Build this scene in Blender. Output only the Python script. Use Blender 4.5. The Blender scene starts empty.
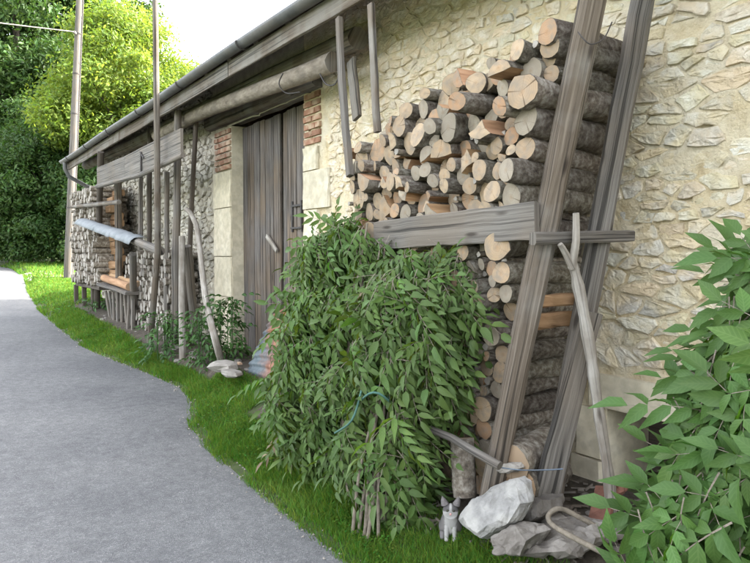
import bpy, bmesh, math, random
import numpy as np
from mathutils import Vector, Matrix, noise as mn

random.seed(11); np.random.seed(11)
SC = bpy.context.scene
COL = SC.collection
R = math.radians

# ------------------------------------------------------------------ camera, sky, sun, exposure
THETA, PITCH, FPX, EYE = R(34.8), R(2.42), 650.0, 1.55
cam_d = bpy.data.cameras.new("camera")
cam_d.sensor_width = 36.0
cam_d.lens = FPX / 750.0 * 36.0
cam_d.clip_start = 0.05
cam_d.clip_end = 2000.0
cam = bpy.data.objects.new("camera", cam_d)
cam.location = (0, 0, EYE)
cam.rotation_euler = (R(90) - PITCH, 0, -THETA)
COL.objects.link(cam)
SC.camera = cam

SUN_EL, SUN_AZ = R(36), R(112)            # azimuth measured from +Y (along the wall) towards +X (behind the barn)
world = bpy.data.worlds.new("World")
SC.world = world
world.use_nodes = True
wn = world.node_tree
sky = wn.nodes.new("ShaderNodeTexSky")
sky.sky_type = 'NISHITA'
sky.sun_disc = False
sky.sun_elevation = SUN_EL
sky.sun_rotation = SUN_AZ
sky.air_density = 1.0
sky.dust_density = 3.5
sky.ozone_density = 0.6
bg = next(n for n in wn.nodes if n.type == 'BACKGROUND')
bg.inputs['Strength'].default_value = 0.15
hs_ = wn.nodes.new('ShaderNodeHueSaturation')          # hazy, nearly white summer sky
hs_.inputs['Saturation'].default_value = 0.30
wn.links.new(sky.outputs[0], hs_.inputs['Color'])
wn.links.new(hs_.outputs[0], bg.inputs['Color'])

sun_d = bpy.data.lights.new("sun", 'SUN')
sun_d.energy = 2.0
sun_d.angle = R(0.53)
sun_d.color = (1.0, 0.95, 0.86)
sun = bpy.data.objects.new("sun", sun_d)
sdir = Vector((math.sin(SUN_AZ) * math.cos(SUN_EL), math.cos(SUN_AZ) * math.cos(SUN_EL), math.sin(SUN_EL)))
sun.rotation_euler = sdir.to_track_quat('Z', 'Y').to_euler()
COL.objects.link(sun)

SC.view_settings.view_transform = 'Standard'
SC.view_settings.look = 'None'
SC.view_settings.exposure = 3.4
SC.view_settings.gamma = 1.0

# ------------------------------------------------------------------ measuring helpers: photo pixel -> point on a real plane
_F = Vector((math.sin(THETA) * math.cos(PITCH), math.cos(THETA) * math.cos(PITCH), -math.sin(PITCH)))
_R = Vector((math.cos(THETA), -math.sin(THETA), 0))
_U = _R.cross(_F)
def ray(x, y):
    return _F + _R * ((x - 375.0) / FPX) - _U * ((y - 281.5) / FPX)
def P(x, y, u):
    """point of the plane X = u (parallel to the barn wall) seen at pixel x, y of the photograph"""
    d = ray(x, y)
    return Vector((0, 0, EYE)) + d * (u / d.x)

def sstep(a, b, x):
    x = min(1.0, max(0.0, (x - a) / (b - a)))
    return x * x * (3 - 2 * x)
EDGE_T = [-8, 0, 2.5, 4.65, 5.5, 6.1, 6.6, 7.2, 8.0, 9.4, 10.3, 12.5, 15.4, 20, 26, 32, 45, 80]
EDGE_U = [1.75, 1.74, 1.77, 1.84, 1.93, 2.12, 2.30, 2.33, 2.24, 2.03, 1.95, 1.98, 2.05, 2.4, 3.0, 3.2, 1.5, -9]
def edge(t):
    return float(np.interp(t, EDGE_T, EDGE_U))
def zroad(t):
    if t < 2: return 0.0
    if t < 6: return 0.033 * (t - 2) ** 2 / 8.0
    return min(0.066 + 0.033 * (t - 6), 1.5)
def zg(u, t):
    d = u - edge(t)
    b = 0.27 if t < 13 else 0.27 - 0.13 * sstep(13, 17, t)
    z = zroad(t) + b * sstep(-0.02, min(0.75, max(0.3, (2.72 - edge(t)) * 1.0)), d) - 0.03 * (1 - sstep(-0.12, 0.02, d))
    if d > 0: z += 0.012 * mn.noise(Vector((u * 3, t * 3, 0)))
    if u < edge(t) - 4.6: z += 0.1 * sstep(0, 1.5, edge(t) - 4.6 - u)
    return z
def G(x, y):
    """point of the ground seen at pixel x, y"""
    d = ray(x, y)
    k = 1.0
    o = Vector((0, 0, EYE))
    for _ in range(60):
        p = o + d * k
        h = p.z - zg(p.x, p.y)
        k += 0.6 * h / max(0.02, -d.z) if d.z < 0 else 1
    return o + d * k

# ------------------------------------------------------------------ materials
def nd(nt, typ, **kw):
    n = nt.nodes.new(typ)
    for k, v in kw.items():
        if k in n.inputs.keys(): n.inputs[k].default_value = v
        else: setattr(n, k, v)
    return n
def ramp(nt, stops, interp='LINEAR'):
    n = nt.nodes.new('ShaderNodeValToRGB')
    cr = n.color_ramp
    cr.interpolation = interp
    while len(cr.elements) < len(stops): cr.elements.new(0.5)
    for e, (p, c) in zip(cr.elements, stops):
        e.position = p
        e.color = (c[0], c[1], c[2], 1)
    return n
def coord(nt, kind, scale):
    tc = nt.nodes.new('ShaderNodeTexCoord')
    mp = nt.nodes.new('ShaderNodeMapping')
    mp.inputs['Scale'].default_value = scale
    nt.links.new(tc.outputs[kind], mp.inputs['Vector'])
    return mp.outputs[0]
def mat(name, stops, kind='Object', scale=(1, 1, 1), nscale=8.0, detail=6.0, rough=0.85, bump=0.3, bscale=None, bdist=0.01,
        stain=None, stain_scale=2.0, stain_amt=0.5, vary=0.0, hue=0.0, island=False, translucent=0.0, back=None, spec=0.3, distort=0.0, crack=0.0, vein=0.0, ovary=0.0):
    m = bpy.data.materials.new(name)
    m.use_nodes = True
    nt = m.node_tree
    L = nt.links.new
    bs = nt.nodes['Principled BSDF']
    bs.inputs['Roughness'].default_value = rough
    bs.inputs['Specular IOR Level'].default_value = spec
    v = coord(nt, kind, scale)
    oi = nt.nodes.new('ShaderNodeObjectInfo')
    add = nd(nt, 'ShaderNodeVectorMath', operation='ADD')
    mul = nd(nt, 'ShaderNodeMath', operation='MULTIPLY')
    mul.inputs[1].default_value = 37.0
    L(oi.outputs['Random'], mul.inputs[0])
    L(v, add.inputs[0]); L(mul.outputs[0], add.inputs[1])
    v = add.outputs[0]
    n1 = nd(nt, 'ShaderNodeTexNoise', Scale=nscale, Detail=detail, Roughness=0.65, Distortion=distort)
    L(v, n1.inputs['Vector'])
    r1 = ramp(nt, stops)
    L(n1.outputs['Fac'], r1.inputs[0])
    c = r1.outputs[0]
    if stain:
        n2 = nd(nt, 'ShaderNodeTexNoise', Scale=stain_scale, Detail=4.0)
        v2 = coord(nt, 'Object', (1, 1, 1))
        a2 = nd(nt, 'ShaderNodeVectorMath', operation='ADD')
        L(v2, a2.inputs[0]); L(mul.outputs[0], a2.inputs[1])
        L(a2.outputs[0], n2.inputs['Vector'])
        r2 = ramp(nt, [(0.42, (0, 0, 0)), (0.62, (1, 1, 1))])
        L(n2.outputs['Fac'], r2.inputs[0])
        am = nd(nt, 'ShaderNodeMath', operation='MULTIPLY'); am.inputs[1].default_value = stain_amt
        L(r2.outputs[0], am.inputs[0])
        mx = nd(nt, 'ShaderNodeMix', data_type='RGBA')
        L(am.outputs[0], mx.inputs[0]); L(c, mx.inputs[6]); mx.inputs[7].default_value = (*stain, 1)
        c = mx.outputs[2]
    if crack:
        vc = coord(nt, 'UV', (0.55, 46, 1))
        ac = nd(nt, 'ShaderNodeVectorMath', operation='ADD'); L(vc, ac.inputs[0]); L(mul.outputs[0], ac.inputs[1])
        nc = nd(nt, 'ShaderNodeTexNoise', Scale=1.0, Detail=3.0, Roughness=0.5, Distortion=0.0); L(ac.outputs[0], nc.inputs['Vector'])
        rc = ramp(nt, [(0.36, (1 - crack,) * 3), (0.43, (1, 1, 1))]); L(nc.outputs['Fac'], rc.inputs[0])
        vk = coord(nt, 'UV', (2.2, 9, 1)); vo = nd(nt, 'ShaderNodeTexVoronoi', Scale=1.0); L(vk, vo.inputs['Vector'])
        rk = ramp(nt, [(0.05, (0.35, 0.32, 0.30)), (0.13, (1, 1, 1))]); L(vo.outputs['Distance'], rk.inputs[0])
        for q in (rc, rk):
            mc = nd(nt, 'ShaderNodeMix', data_type='RGBA', blend_type='MULTIPLY'); mc.inputs[0].default_value = 1
            L(c, mc.inputs[6]); L(q.outputs[0], mc.inputs[7]); c = mc.outputs[2]
    if vein:
        uvn = nt.nodes.new('ShaderNodeTexCoord'); sp = nt.nodes.new('ShaderNodeSeparateXYZ'); L(uvn.outputs['UV'], sp.inputs[0])
        ab = nd(nt, 'ShaderNodeMath', operation='ABSOLUTE'); L(sp.outputs[1], ab.inputs[0])
        rv = ramp(nt, [(0.0, (1, 1, 1)), (0.10, (0, 0, 0))]); L(ab.outputs[0], rv.inputs[0])
        w1 = nd(nt, 'ShaderNodeMath', operation='MULTIPLY_ADD'); w1.inputs[1].default_value = -0.28; L(ab.outputs[0], w1.inputs[0]); L(sp.outputs[0], w1.inputs[2])
        w2 = nd(nt, 'ShaderNodeMath', operation='MULTIPLY'); w2.inputs[1].default_value = 46.0; L(w1.outputs[0], w2.inputs[0])
        w3 = nd(nt, 'ShaderNodeMath', operation='SINE'); L(w2.outputs[0], w3.inputs[0])
        rw = ramp(nt, [(0.62, (0, 0, 0)), (0.98, (0.6, 0.6, 0.6))]); mw = nd(nt, 'ShaderNodeMapRange'); mw.inputs[1].default_value = -1; L(w3.outputs[0], mw.inputs[0]); L(mw.outputs[0], rw.inputs[0])
        mx5 = nd(nt, 'ShaderNodeMath', operation='MAXIMUM'); L(rv.outputs[0], mx5.inputs[0]); L(rw.outputs[0], mx5.inputs[1])
        vm = nd(nt, 'ShaderNodeMath', operation='MULTIPLY'); vm.inputs[1].default_value = vein; L(mx5.outputs[0], vm.inputs[0])
        mv = nd(nt, 'ShaderNodeMix', data_type='RGBA'); L(vm.outputs[0], mv.inputs[0]); L(c, mv.inputs[6]); mv.inputs[7].default_value = (.16, .26, .08, 1); c = mv.outputs[2]
    if vary or hue:
        src = oi.outputs['Random']
        if island:
            g = nt.nodes.new('ShaderNodeNewGeometry'); src = g.outputs['Random Per Island']
        hs = nt.nodes.new('ShaderNodeHueSaturation')
        mr = nd(nt, 'ShaderNodeMapRange'); mr.inputs[3].default_value = 1 - vary; mr.inputs[4].default_value = 1 + vary
        L(src, mr.inputs[0]); L(mr.outputs[0], hs.inputs['Value'])
        if hue:
            m2 = nd(nt, 'ShaderNodeMath', operation='MULTIPLY'); m2.inputs[1].default_value = 7.13
            m3 = nd(nt, 'ShaderNodeMath', operation='FRACT')
            mr2 = nd(nt, 'ShaderNodeMapRange'); mr2.inputs[3].default_value = 0.5 - hue; mr2.inputs[4].default_value = 0.5 + hue
            L(src, m2.inputs[0]); L(m2.outputs[0], m3.inputs[0]); L(m3.outputs[0], mr2.inputs[0]); L(mr2.outputs[0], hs.inputs['Hue'])
        L(c, hs.inputs['Color'])
        c = hs.outputs[0]
    if ovary:
        h3 = nt.nodes.new('ShaderNodeHueSaturation')
        q1 = nd(nt, 'ShaderNodeMapRange'); q1.inputs[3].default_value = 1 - ovary; q1.inputs[4].default_value = 1 + ovary * 1.2
        q2 = nd(nt, 'ShaderNodeMath', operation='MULTIPLY'); q2.inputs[1].default_value = 5.37
        q3 = nd(nt, 'ShaderNodeMath', operation='FRACT'); q4 = nd(nt, 'ShaderNodeMapRange'); q4.inputs[3].default_value = 0.465; q4.inputs[4].default_value = 0.515
        L(oi.outputs['Random'], q1.inputs[0]); L(q1.outputs[0], h3.inputs['Value']); L(oi.outputs['Random'], q2.inputs[0]); L(q2.outputs[0], q3.inputs[0]); L(q3.outputs[0], q4.inputs[0]); L(q4.outputs[0], h3.inputs['Hue'])
        L(c, h3.inputs['Color']); c = h3.outputs[0]
    if back:
        g2 = nt.nodes.new('ShaderNodeNewGeometry')
        mx2 = nd(nt, 'ShaderNodeMix', data_type='RGBA')
        L(g2.outputs['Backfacing'], mx2.inputs[0]); L(c, mx2.inputs[6])
        mb = nd(nt, 'ShaderNodeMix', data_type='RGBA', blend_type='MIX'); mb.inputs[0].default_value = 0.6
        L(c, mb.inputs[6]); mb.inputs[7].default_value = (*back, 1)
        L(mb.outputs[2], mx2.inputs[7])
        c = mx2.outputs[2]
    L(c, bs.inputs['Base Color'])
    if bump:
        nb = nd(nt, 'ShaderNodeTexNoise', Scale=bscale or nscale * 1.7, Detail=6.0, Roughness=0.7)
        L(v, nb.inputs['Vector'])
        bp = nd(nt, 'ShaderNodeBump', Strength=bump, Distance=bdist)
        L(nb.outputs['Fac'], bp.inputs['Height'])
        L(bp.outputs[0], bs.inputs['Normal'])
    if translucent:
        tr = nt.nodes.new('ShaderNodeBsdfTranslucent')
        hs2 = nd(nt, 'ShaderNodeHueSaturation', Hue=0.48, Saturation=1.1, Value=1.5)
        L(c, hs2.inputs['Color']); L(hs2.outputs[0], tr.inputs['Color'])
        ms = nt.nodes.new('ShaderNodeMixShader'); ms.inputs[0].default_value = translucent
        out = nt.nodes['Material Output']
        L(bs.outputs[0], ms.inputs[1]); L(tr.outputs[0], ms.inputs[2]); L(ms.outputs[0], out.inputs[0])
    return m

M = {}
M['stone'] = mat('limestone', [(0.28, (.42, .35, .24)), (0.5, (.64, .575, .44)), (0.7, (.75, .70, .59))], nscale=11, bump=1.0, bscale=26, bdist=.03,
                 stain=(.66, .55, .36), stain_scale=9, stain_amt=.85, vary=.10, hue=.012, rough=.92)
for nm_, st_ in (('stonewhite', [(0.28, (.52, .46, .35)), (0.5, (.68, .63, .515)), (0.7, (.75, .715, .625))]), ('stoneochre', [(0.28, (.44, .345, .205)), (0.5, (.61, .50, .33)), (0.7, (.70, .61, .45))]), ('stonegrey', [(0.28, (.36, .325, .26)), (0.5, (.53, .495, .42)), (0.7, (.64, .61, .535))])):
    M[nm_] = mat(nm_.replace('stone', 'limestone_'), st_, nscale=11, bump=1.0, bscale=26, bdist=.03, stain=(.66, .55, .36), stain_scale=9, stain_amt=.85, vary=.08, hue=.01, rough=.92)
M['graystone'] = mat('grey_limestone', [(0.3, (.22, .20, .165)), (0.5, (.37, .345, .29)), (0.7, (.50, .475, .41))], nscale=7, bump=.9, bscale=20,
                 bdist=.012, stain=(.40, .34, .24), stain_scale=4, stain_amt=.3, vary=.28, island=True, rough=.92)
M['dressed'] = mat('dressed_limestone', [(0.3, (.47, .41, .295)), (0.55, (.58, .52, .39)), (0.75, (.64, .59, .47))], nscale=6, bump=.5, bscale=40, bdist=.006,
                 stain=(.36, .32, .24), stain_scale=14, stain_amt=.5, vary=.10, rough=.9)
M['mortar'] = mat('lime_mortar', [(0.3, (.50, .39, .225)), (0.5, (.66, .55, .355)), (0.72, (.75, .66, .48))], nscale=9, bump=1.0, bscale=38, bdist=.028,
                 stain=(.66, .60, .47), stain_scale=3.5, stain_amt=.7, rough=.95)
M['graymortar'] = mat('old_grey_mortar', [(0.3, (.30, .26, .20)), (0.55, (.42, .38, .30)), (0.75, (.50, .46, .37))], nscale=9, bump=.8, bscale=45, bdist=.012, rough=.95)
M['brick'] = mat('red_brick', [(0.3, (.20, .098, .060)), (0.6, (.29, .155, .098)), (0.8, (.34, .235, .17))], stain=(.46, .38, .27), stain_scale=9, stain_amt=.6, nscale=12, bump=.4, bscale=60, bdist=.004, vary=.2, rough=.92)
M['claytile'] = mat('dull_clay_tile', [(0.3, (.11, .05, .035)), (0.6, (.18, .085, .06))], nscale=14, bump=.5, bscale=50, bdist=.006, rough=.95)
M['asphalt'] = None
M['greywood'] = mat('weathered_grey_wood', [(0.3, (.062, .055, .048)), (0.5, (.125, .113, .099)), (0.72, (.225, .207, .184))], crack=.7, kind='UV', scale=(1.1, 62, 1), nscale=1.4,
                 detail=8, bump=.7, bscale=3.0, bdist=.004, stain=(.15, .12, .09), stain_scale=3, stain_amt=.5, vary=.12, rough=.9)
M['brownwood'] = mat('weathered_brown_wood', [(0.3, (.056, .043, .032)), (0.5, (.122, .097, .073)), (0.72, (.215, .179, .141))], crack=.7, kind='UV', scale=(1.0, 56, 1), nscale=1.4,
                 detail=8, bump=.8, bscale=3.0, bdist=.005, stain=(.22, .21, .19), stain_scale=3, stain_amt=.6, vary=.12, rough=.9)
M['darkwood'] = mat('dark_old_timber', [(0.3, (.035, .028, .022)), (0.55, (.085, .070, .055)), (0.75, (.14, .12, .095))], kind='UV', scale=(1.0, 56, 1), nscale=1.4,
                 detail=7, bump=.6, bscale=3, bdist=.004, vary=.15, rough=.92)
M['doorwood'] = mat('old_door_board', [(0.28, (.045, .039, .035)), (0.5, (.112, .099, .089)), (0.72, (.215, .195, .178))], crack=.75, kind='UV', scale=(2.0, 48, 1), nscale=1.5,
                 detail=9, bump=.8, bscale=2.6, bdist=.004, stain=(.17, .115, .065), stain_scale=1.3, stain_amt=.5, vary=.16, rough=.92)
M['palewood'] = mat('bleached_bare_wood', [(0.3, (.15, .128, .105)), (0.5, (.29, .265, .23)), (0.72, (.43, .405, .365))], crack=.5, kind='UV', scale=(2.2, 18, 1), nscale=1.6,
                 detail=7, bump=.5, bscale=3, bdist=.004, stain=(.16, .13, .10), stain_scale=7, stain_amt=.55, vary=.1, rough=.85)
M['barklog'] = mat('flaking_log_bark', [(0.3, (.105, .085, .065)), (0.5, (.215, .18, .14)), (0.72, (.33, .29, .235))], kind='UV', scale=(3, 7, 1), nscale=2.5,
                 detail=7, bump=.8, bscale=5, bdist=.012, stain=(.13, .11, .09), stain_scale=5, stain_amt=.6, rough=.95)
M['bark'] = mat('firewood_bark', [(0.32, (.095, .075, .058)), (0.48, (.25, .21, .165)), (0.64, (.47, .435, .37))], kind='Object', scale=(13, 1, 1), nscale=2.0,
                 detail=8, bump=1.0, bscale=4.5, bdist=.05, vary=.35, hue=.015, rough=.95)
M['barkround'] = mat('rough_wood_bark', [(0.32, (.085, .068, .053)), (0.48, (.22, .185, .145)), (0.64, (.42, .385, .325))], nscale=24, detail=8, bump=1.0, bscale=50, bdist=.02, vary=.3, rough=.95)
M['splitwood'] = mat('split_wood_face', [(0.3, (.22, .12, .06)), (0.55, (.39, .235, .125)), (0.75, (.49, .33, .20))], kind='UV', scale=(1.5, 12, 1), nscale=1.8,
                 detail=7, bump=.6, bscale=3, bdist=.006, vary=.25, hue=.01, rough=.9)
M['sawnwood'] = mat('orange_sawn_wood', [(0.3, (.19, .105, .052)), (0.55, (.29, .175, .092)), (0.75, (.36, .235, .135))], kind='UV', scale=(1.5, 16, 1), nscale=1.8,
                 detail=6, bump=.4, bscale=3, bdist=.004, vary=.15, rough=.85)
M['treebark'] = mat('tree_bark', [(0.3, (.03, .025, .02)), (0.6, (.075, .062, .05))], nscale=5, bump=.8, bdist=.03, rough=.95)
M['twig'] = mat('grey_brown_twig_bark', [(0.3, (.10, .085, .065)), (0.6, (.20, .17, .13))], nscale=30, bump=.4, rough=.9)
M['zinc'] = mat('dull_grey_zinc', [(0.3, (.05, .05, .05)), (0.55, (.09, .09, .09)), (0.75, (.135, .132, .128))], nscale=5, bump=.15, rough=.6, spec=.5, stain=(.10, .085, .07), stain_scale=3, stain_amt=.5)
M['rust'] = mat('rusted_sheet_steel', [(0.33, (.17, .055, .025)), (0.5, (.25, .10, .05)), (0.68, (.30, .15, .085))], nscale=9, bump=.3, rough=.85,
                stain=(.17, .22, .25), stain_scale=1.8, stain_amt=.92)
M['iron'] = mat('dark_iron', [(0.3, (.03, .028, .026)), (0.7, (.07, .06, .055))], nscale=20, bump=.2, rough=.7)
M['tarp'] = mat('pale_blue_plastic', [(0.3, (.155, .172, .180)), (0.6, (.215, .228, .236))], nscale=6, bump=.3, bscale=14, bdist=.03, rough=.8, spec=.2)
M['twine'] = mat('blue_green_twine', [(0.3, (.04, .10, .08)), (0.7, (.07, .15, .12))], nscale=60, bump=0, rough=.8)
M['bluetwine'] = mat('faded_blue_twine', [(0.3, (.09, .115, .15)), (0.7, (.15, .18, .215))], nscale=60, bump=0, rough=.8)
M['whiterock'] = mat('white_limestone_boulder', [(0.3, (.16, .152, .14)), (0.5, (.26, .253, .24)), (0.7, (.33, .325, .312))], nscale=9, bump=.7, bscale=30, bdist=.012,
                stain=(.40, .38, .33), stain_scale=9, stain_amt=.4, rough=.9)
M['greyrock'] = mat('grey_brown_rock', [(0.3, (.12, .105, .09)), (0.6, (.22, .20, .175)), (0.8, (.30, .28, .25))], nscale=9, bump=.7, bscale=30, bdist=.012, vary=.3, rough=.93)
M['palerock'] = mat('pale_rubble', [(0.3, (.16, .145, .125)), (0.6, (.26, .24, .21)), (0.8, (.33, .31, .28))], nscale=10, bump=.7, bscale=30, bdist=.012, vary=.25, rough=.93)
M['soil'] = mat('dark_soil', [(0.3, (.035, .028, .02)), (0.55, (.075, .062, .046)), (0.75, (.125, .105, .08))], nscale=14, bump=1, bscale=40, bdist=.02, rough=1)
M['ground'] = mat('grassy_earth', [(0.3, (.030, .050, .012)), (0.5, (.055, .085, .02)), (0.7, (.085, .10, .035))], nscale=6, bump=1, bscale=60, bdist=.02,
                stain=(.07, .06, .04), stain_scale=2.5, stain_amt=.4, rough=1)
M['grass'] = mat('lawn_grass', [(0.3, (.048, .112, .014)), (0.5, (.076, .155, .022)), (0.7, (.120, .195, .038))], spec=.1, nscale=1.6, detail=5, bump=0, vary=.42, hue=.045, island=True,
                translucent=.35, rough=.6)
M['leaf'] = mat('ash_leaf', [(0.3, (.032, .080, .009)), (0.55, (.063, .130, .016)), (0.75, (.108, .175, .028))], ovary=.38, vein=.35, nscale=3, bump=0, vary=.28, hue=.018, island=True,
                translucent=.25, back=(.075, .125, .042), rough=.5, spec=.2)
M['bigleaf'] = mat('elder_leaf', [(0.3, (.024, .078, .007)), (0.55, (.043, .115, .011)), (0.75, (.07, .148, .02))], ovary=.3, vein=.5, nscale=3, bump=.15, bscale=25, bdist=.004, vary=.22, hue=.012, island=True,
                translucent=.28, back=(.07, .13, .04), rough=.48, spec=.22)
M['dryleaf'] = mat('dried_brown_leaf', [(0.3, (.13, .085, .045)), (0.7, (.25, .18, .10))], nscale=5, bump=0, vary=.3, island=True, translucent=.2, back=(.2, .16, .11), rough=.8)
M['weed'] = mat('weed_leaf', [(0.3, (.025, .07, .015)), (0.7, (.06, .13, .03))], nscale=3, bump=0, vary=.3, island=True, translucent=.25, rough=.55)
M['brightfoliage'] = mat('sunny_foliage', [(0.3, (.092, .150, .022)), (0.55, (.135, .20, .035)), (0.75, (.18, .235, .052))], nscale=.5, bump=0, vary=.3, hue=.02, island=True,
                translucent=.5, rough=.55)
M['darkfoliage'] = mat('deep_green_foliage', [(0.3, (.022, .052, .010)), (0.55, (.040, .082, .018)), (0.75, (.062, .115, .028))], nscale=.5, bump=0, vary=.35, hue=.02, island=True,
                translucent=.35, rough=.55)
M['roofback'] = mat('old_clay_roof_tile', [(0.3, (.14, .075, .045)), (0.6, (.24, .13, .08)), (0.8, (.28, .20, .14))], nscale=3, bump=.4, rough=.95)
M['gravel'] = mat('pale_gravel', [(0.3, (.20, .18, .15)), (0.6, (.34, .31, .27)), (0.8, (.42, .39, .35))], nscale=25, bump=.8, bscale=60, bdist=.02, rough=.95)

def asphalt():
    m = bpy.data.materials.new('worn_asphalt'); m.use_nodes = True
    nt = m.node_tree; L = nt.links.new; bs = nt.nodes['Principled BSDF']
    bs.inputs['Roughness'].default_value = .88; bs.inputs['Specular IOR Level'].default_value = .3
    v = coord(nt, 'Object', (1, 1, 1))
    vo = nd(nt, 'ShaderNodeTexVoronoi', Scale=150.0)
    L(v, vo.inputs['Vector'])
    sep = nt.nodes.new('ShaderNodeSeparateColor'); L(vo.outputs['Color'], sep.inputs[0])
    r = ramp(nt, [(0.0, (.092, .092, .094)), (.45, (.122, .122, .123)), (.85, (.150, .148, .146)), (1.0, (.205, .202, .198))])
    L(sep.outputs[0], r.inputs[0])
    big = nd(nt, 'ShaderNodeTexNoise', Scale=.9, Detail=5.0); L(v, big.inputs['Vector'])
    rb = ramp(nt, [(.3, (.80, .80, .81)), (.7, (1.18, 1.17, 1.15))]); L(big.outputs['Fac'], rb.inputs[0])
    mx = nd(nt, 'ShaderNodeMix', data_type='RGBA', blend_type='MULTIPLY'); mx.inputs[0].default_value = 1
    L(r.outputs[0], mx.inputs[6]); L(rb.outputs[0], mx.inputs[7])
    mid = nd(nt, 'ShaderNodeTexNoise', Scale=14.0, Detail=6.0); L(v, mid.inputs['Vector'])
    rm = ramp(nt, [(.3, (.82, .82, .82)), (.7, (1.12, 1.12, 1.12))]); L(mid.outputs['Fac'], rm.inputs[0])
    mx2 = nd(nt, 'ShaderNodeMix', data_type='RGBA', blend_type='MULTIPLY'); mx2.inputs[0].default_value = 1
    L(mx.outputs[2], mx2.inputs[6]); L(rm.outputs[0], mx2.inputs[7])
    L(mx2.outputs[2], bs.inputs['Base Color'])
    bp = nd(nt, 'ShaderNodeBump', Strength=.7, Distance=.006); L(vo.outputs['Distance'], bp.inputs['Height']); L(bp.outputs[0], bs.inputs['Normal'])
    return m
M['asphalt'] = asphalt()
def rusty_sheet():
    m = bpy.data.materials.new('rusty_corrugated_iron'); m.use_nodes = True
    nt = m.node_tree; L = nt.links.new; bs = nt.nodes['Principled BSDF']; bs.inputs['Roughness'].default_value = .75
    tc = nt.nodes.new('ShaderNodeTexCoord'); sx = nt.nodes.new('ShaderNodeSeparateXYZ'); L(tc.outputs['Object'], sx.inputs[0])
    nz = nd(nt, 'ShaderNodeTexNoise', Scale=5.0, Detail=5.0); L(tc.outputs['Object'], nz.inputs['Vector'])
    m1 = nd(nt, 'ShaderNodeMath', operation='MULTIPLY_ADD'); m1.inputs[1].default_value = -.9; L(sx.outputs[1], m1.inputs[0]); L(sx.outputs[2], m1.inputs[2])
    m2 = nd(nt, 'ShaderNodeMath', operation='MULTIPLY_ADD'); m2.inputs[1].default_value = .8; L(nz.outputs['Fac'], m2.inputs[0]); L(m1.outputs[0], m2.inputs[2])
    mr = nd(nt, 'ShaderNodeMapRange'); mr.inputs[1].default_value = .62; mr.inputs[2].default_value = .95; L(m2.outputs[0], mr.inputs[0])
    n2 = nd(nt, 'ShaderNodeTexNoise', Scale=22.0, Detail=5.0); L(tc.outputs['Object'], n2.inputs['Vector'])
    r1 = ramp(nt, [(.3, (.060, .080, .088)), (.7, (.115, .138, .148))]); r2 = ramp(nt, [(.3, (.13, .05, .028)), (.7, (.26, .12, .065))])
    L(n2.outputs['Fac'], r1.inputs[0]); L(n2.outputs['Fac'], r2.inputs[0])
    mx = nd(nt, 'ShaderNodeMix', data_type='RGBA'); L(mr.outputs[0], mx.inputs[0]); L(r1.outputs[0], mx.inputs[6]); L(r2.outputs[0], mx.inputs[7]); L(mx.outputs[2], bs.inputs['Base Color'])
    return m
M['rust'] = rusty_sheet()

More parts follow.
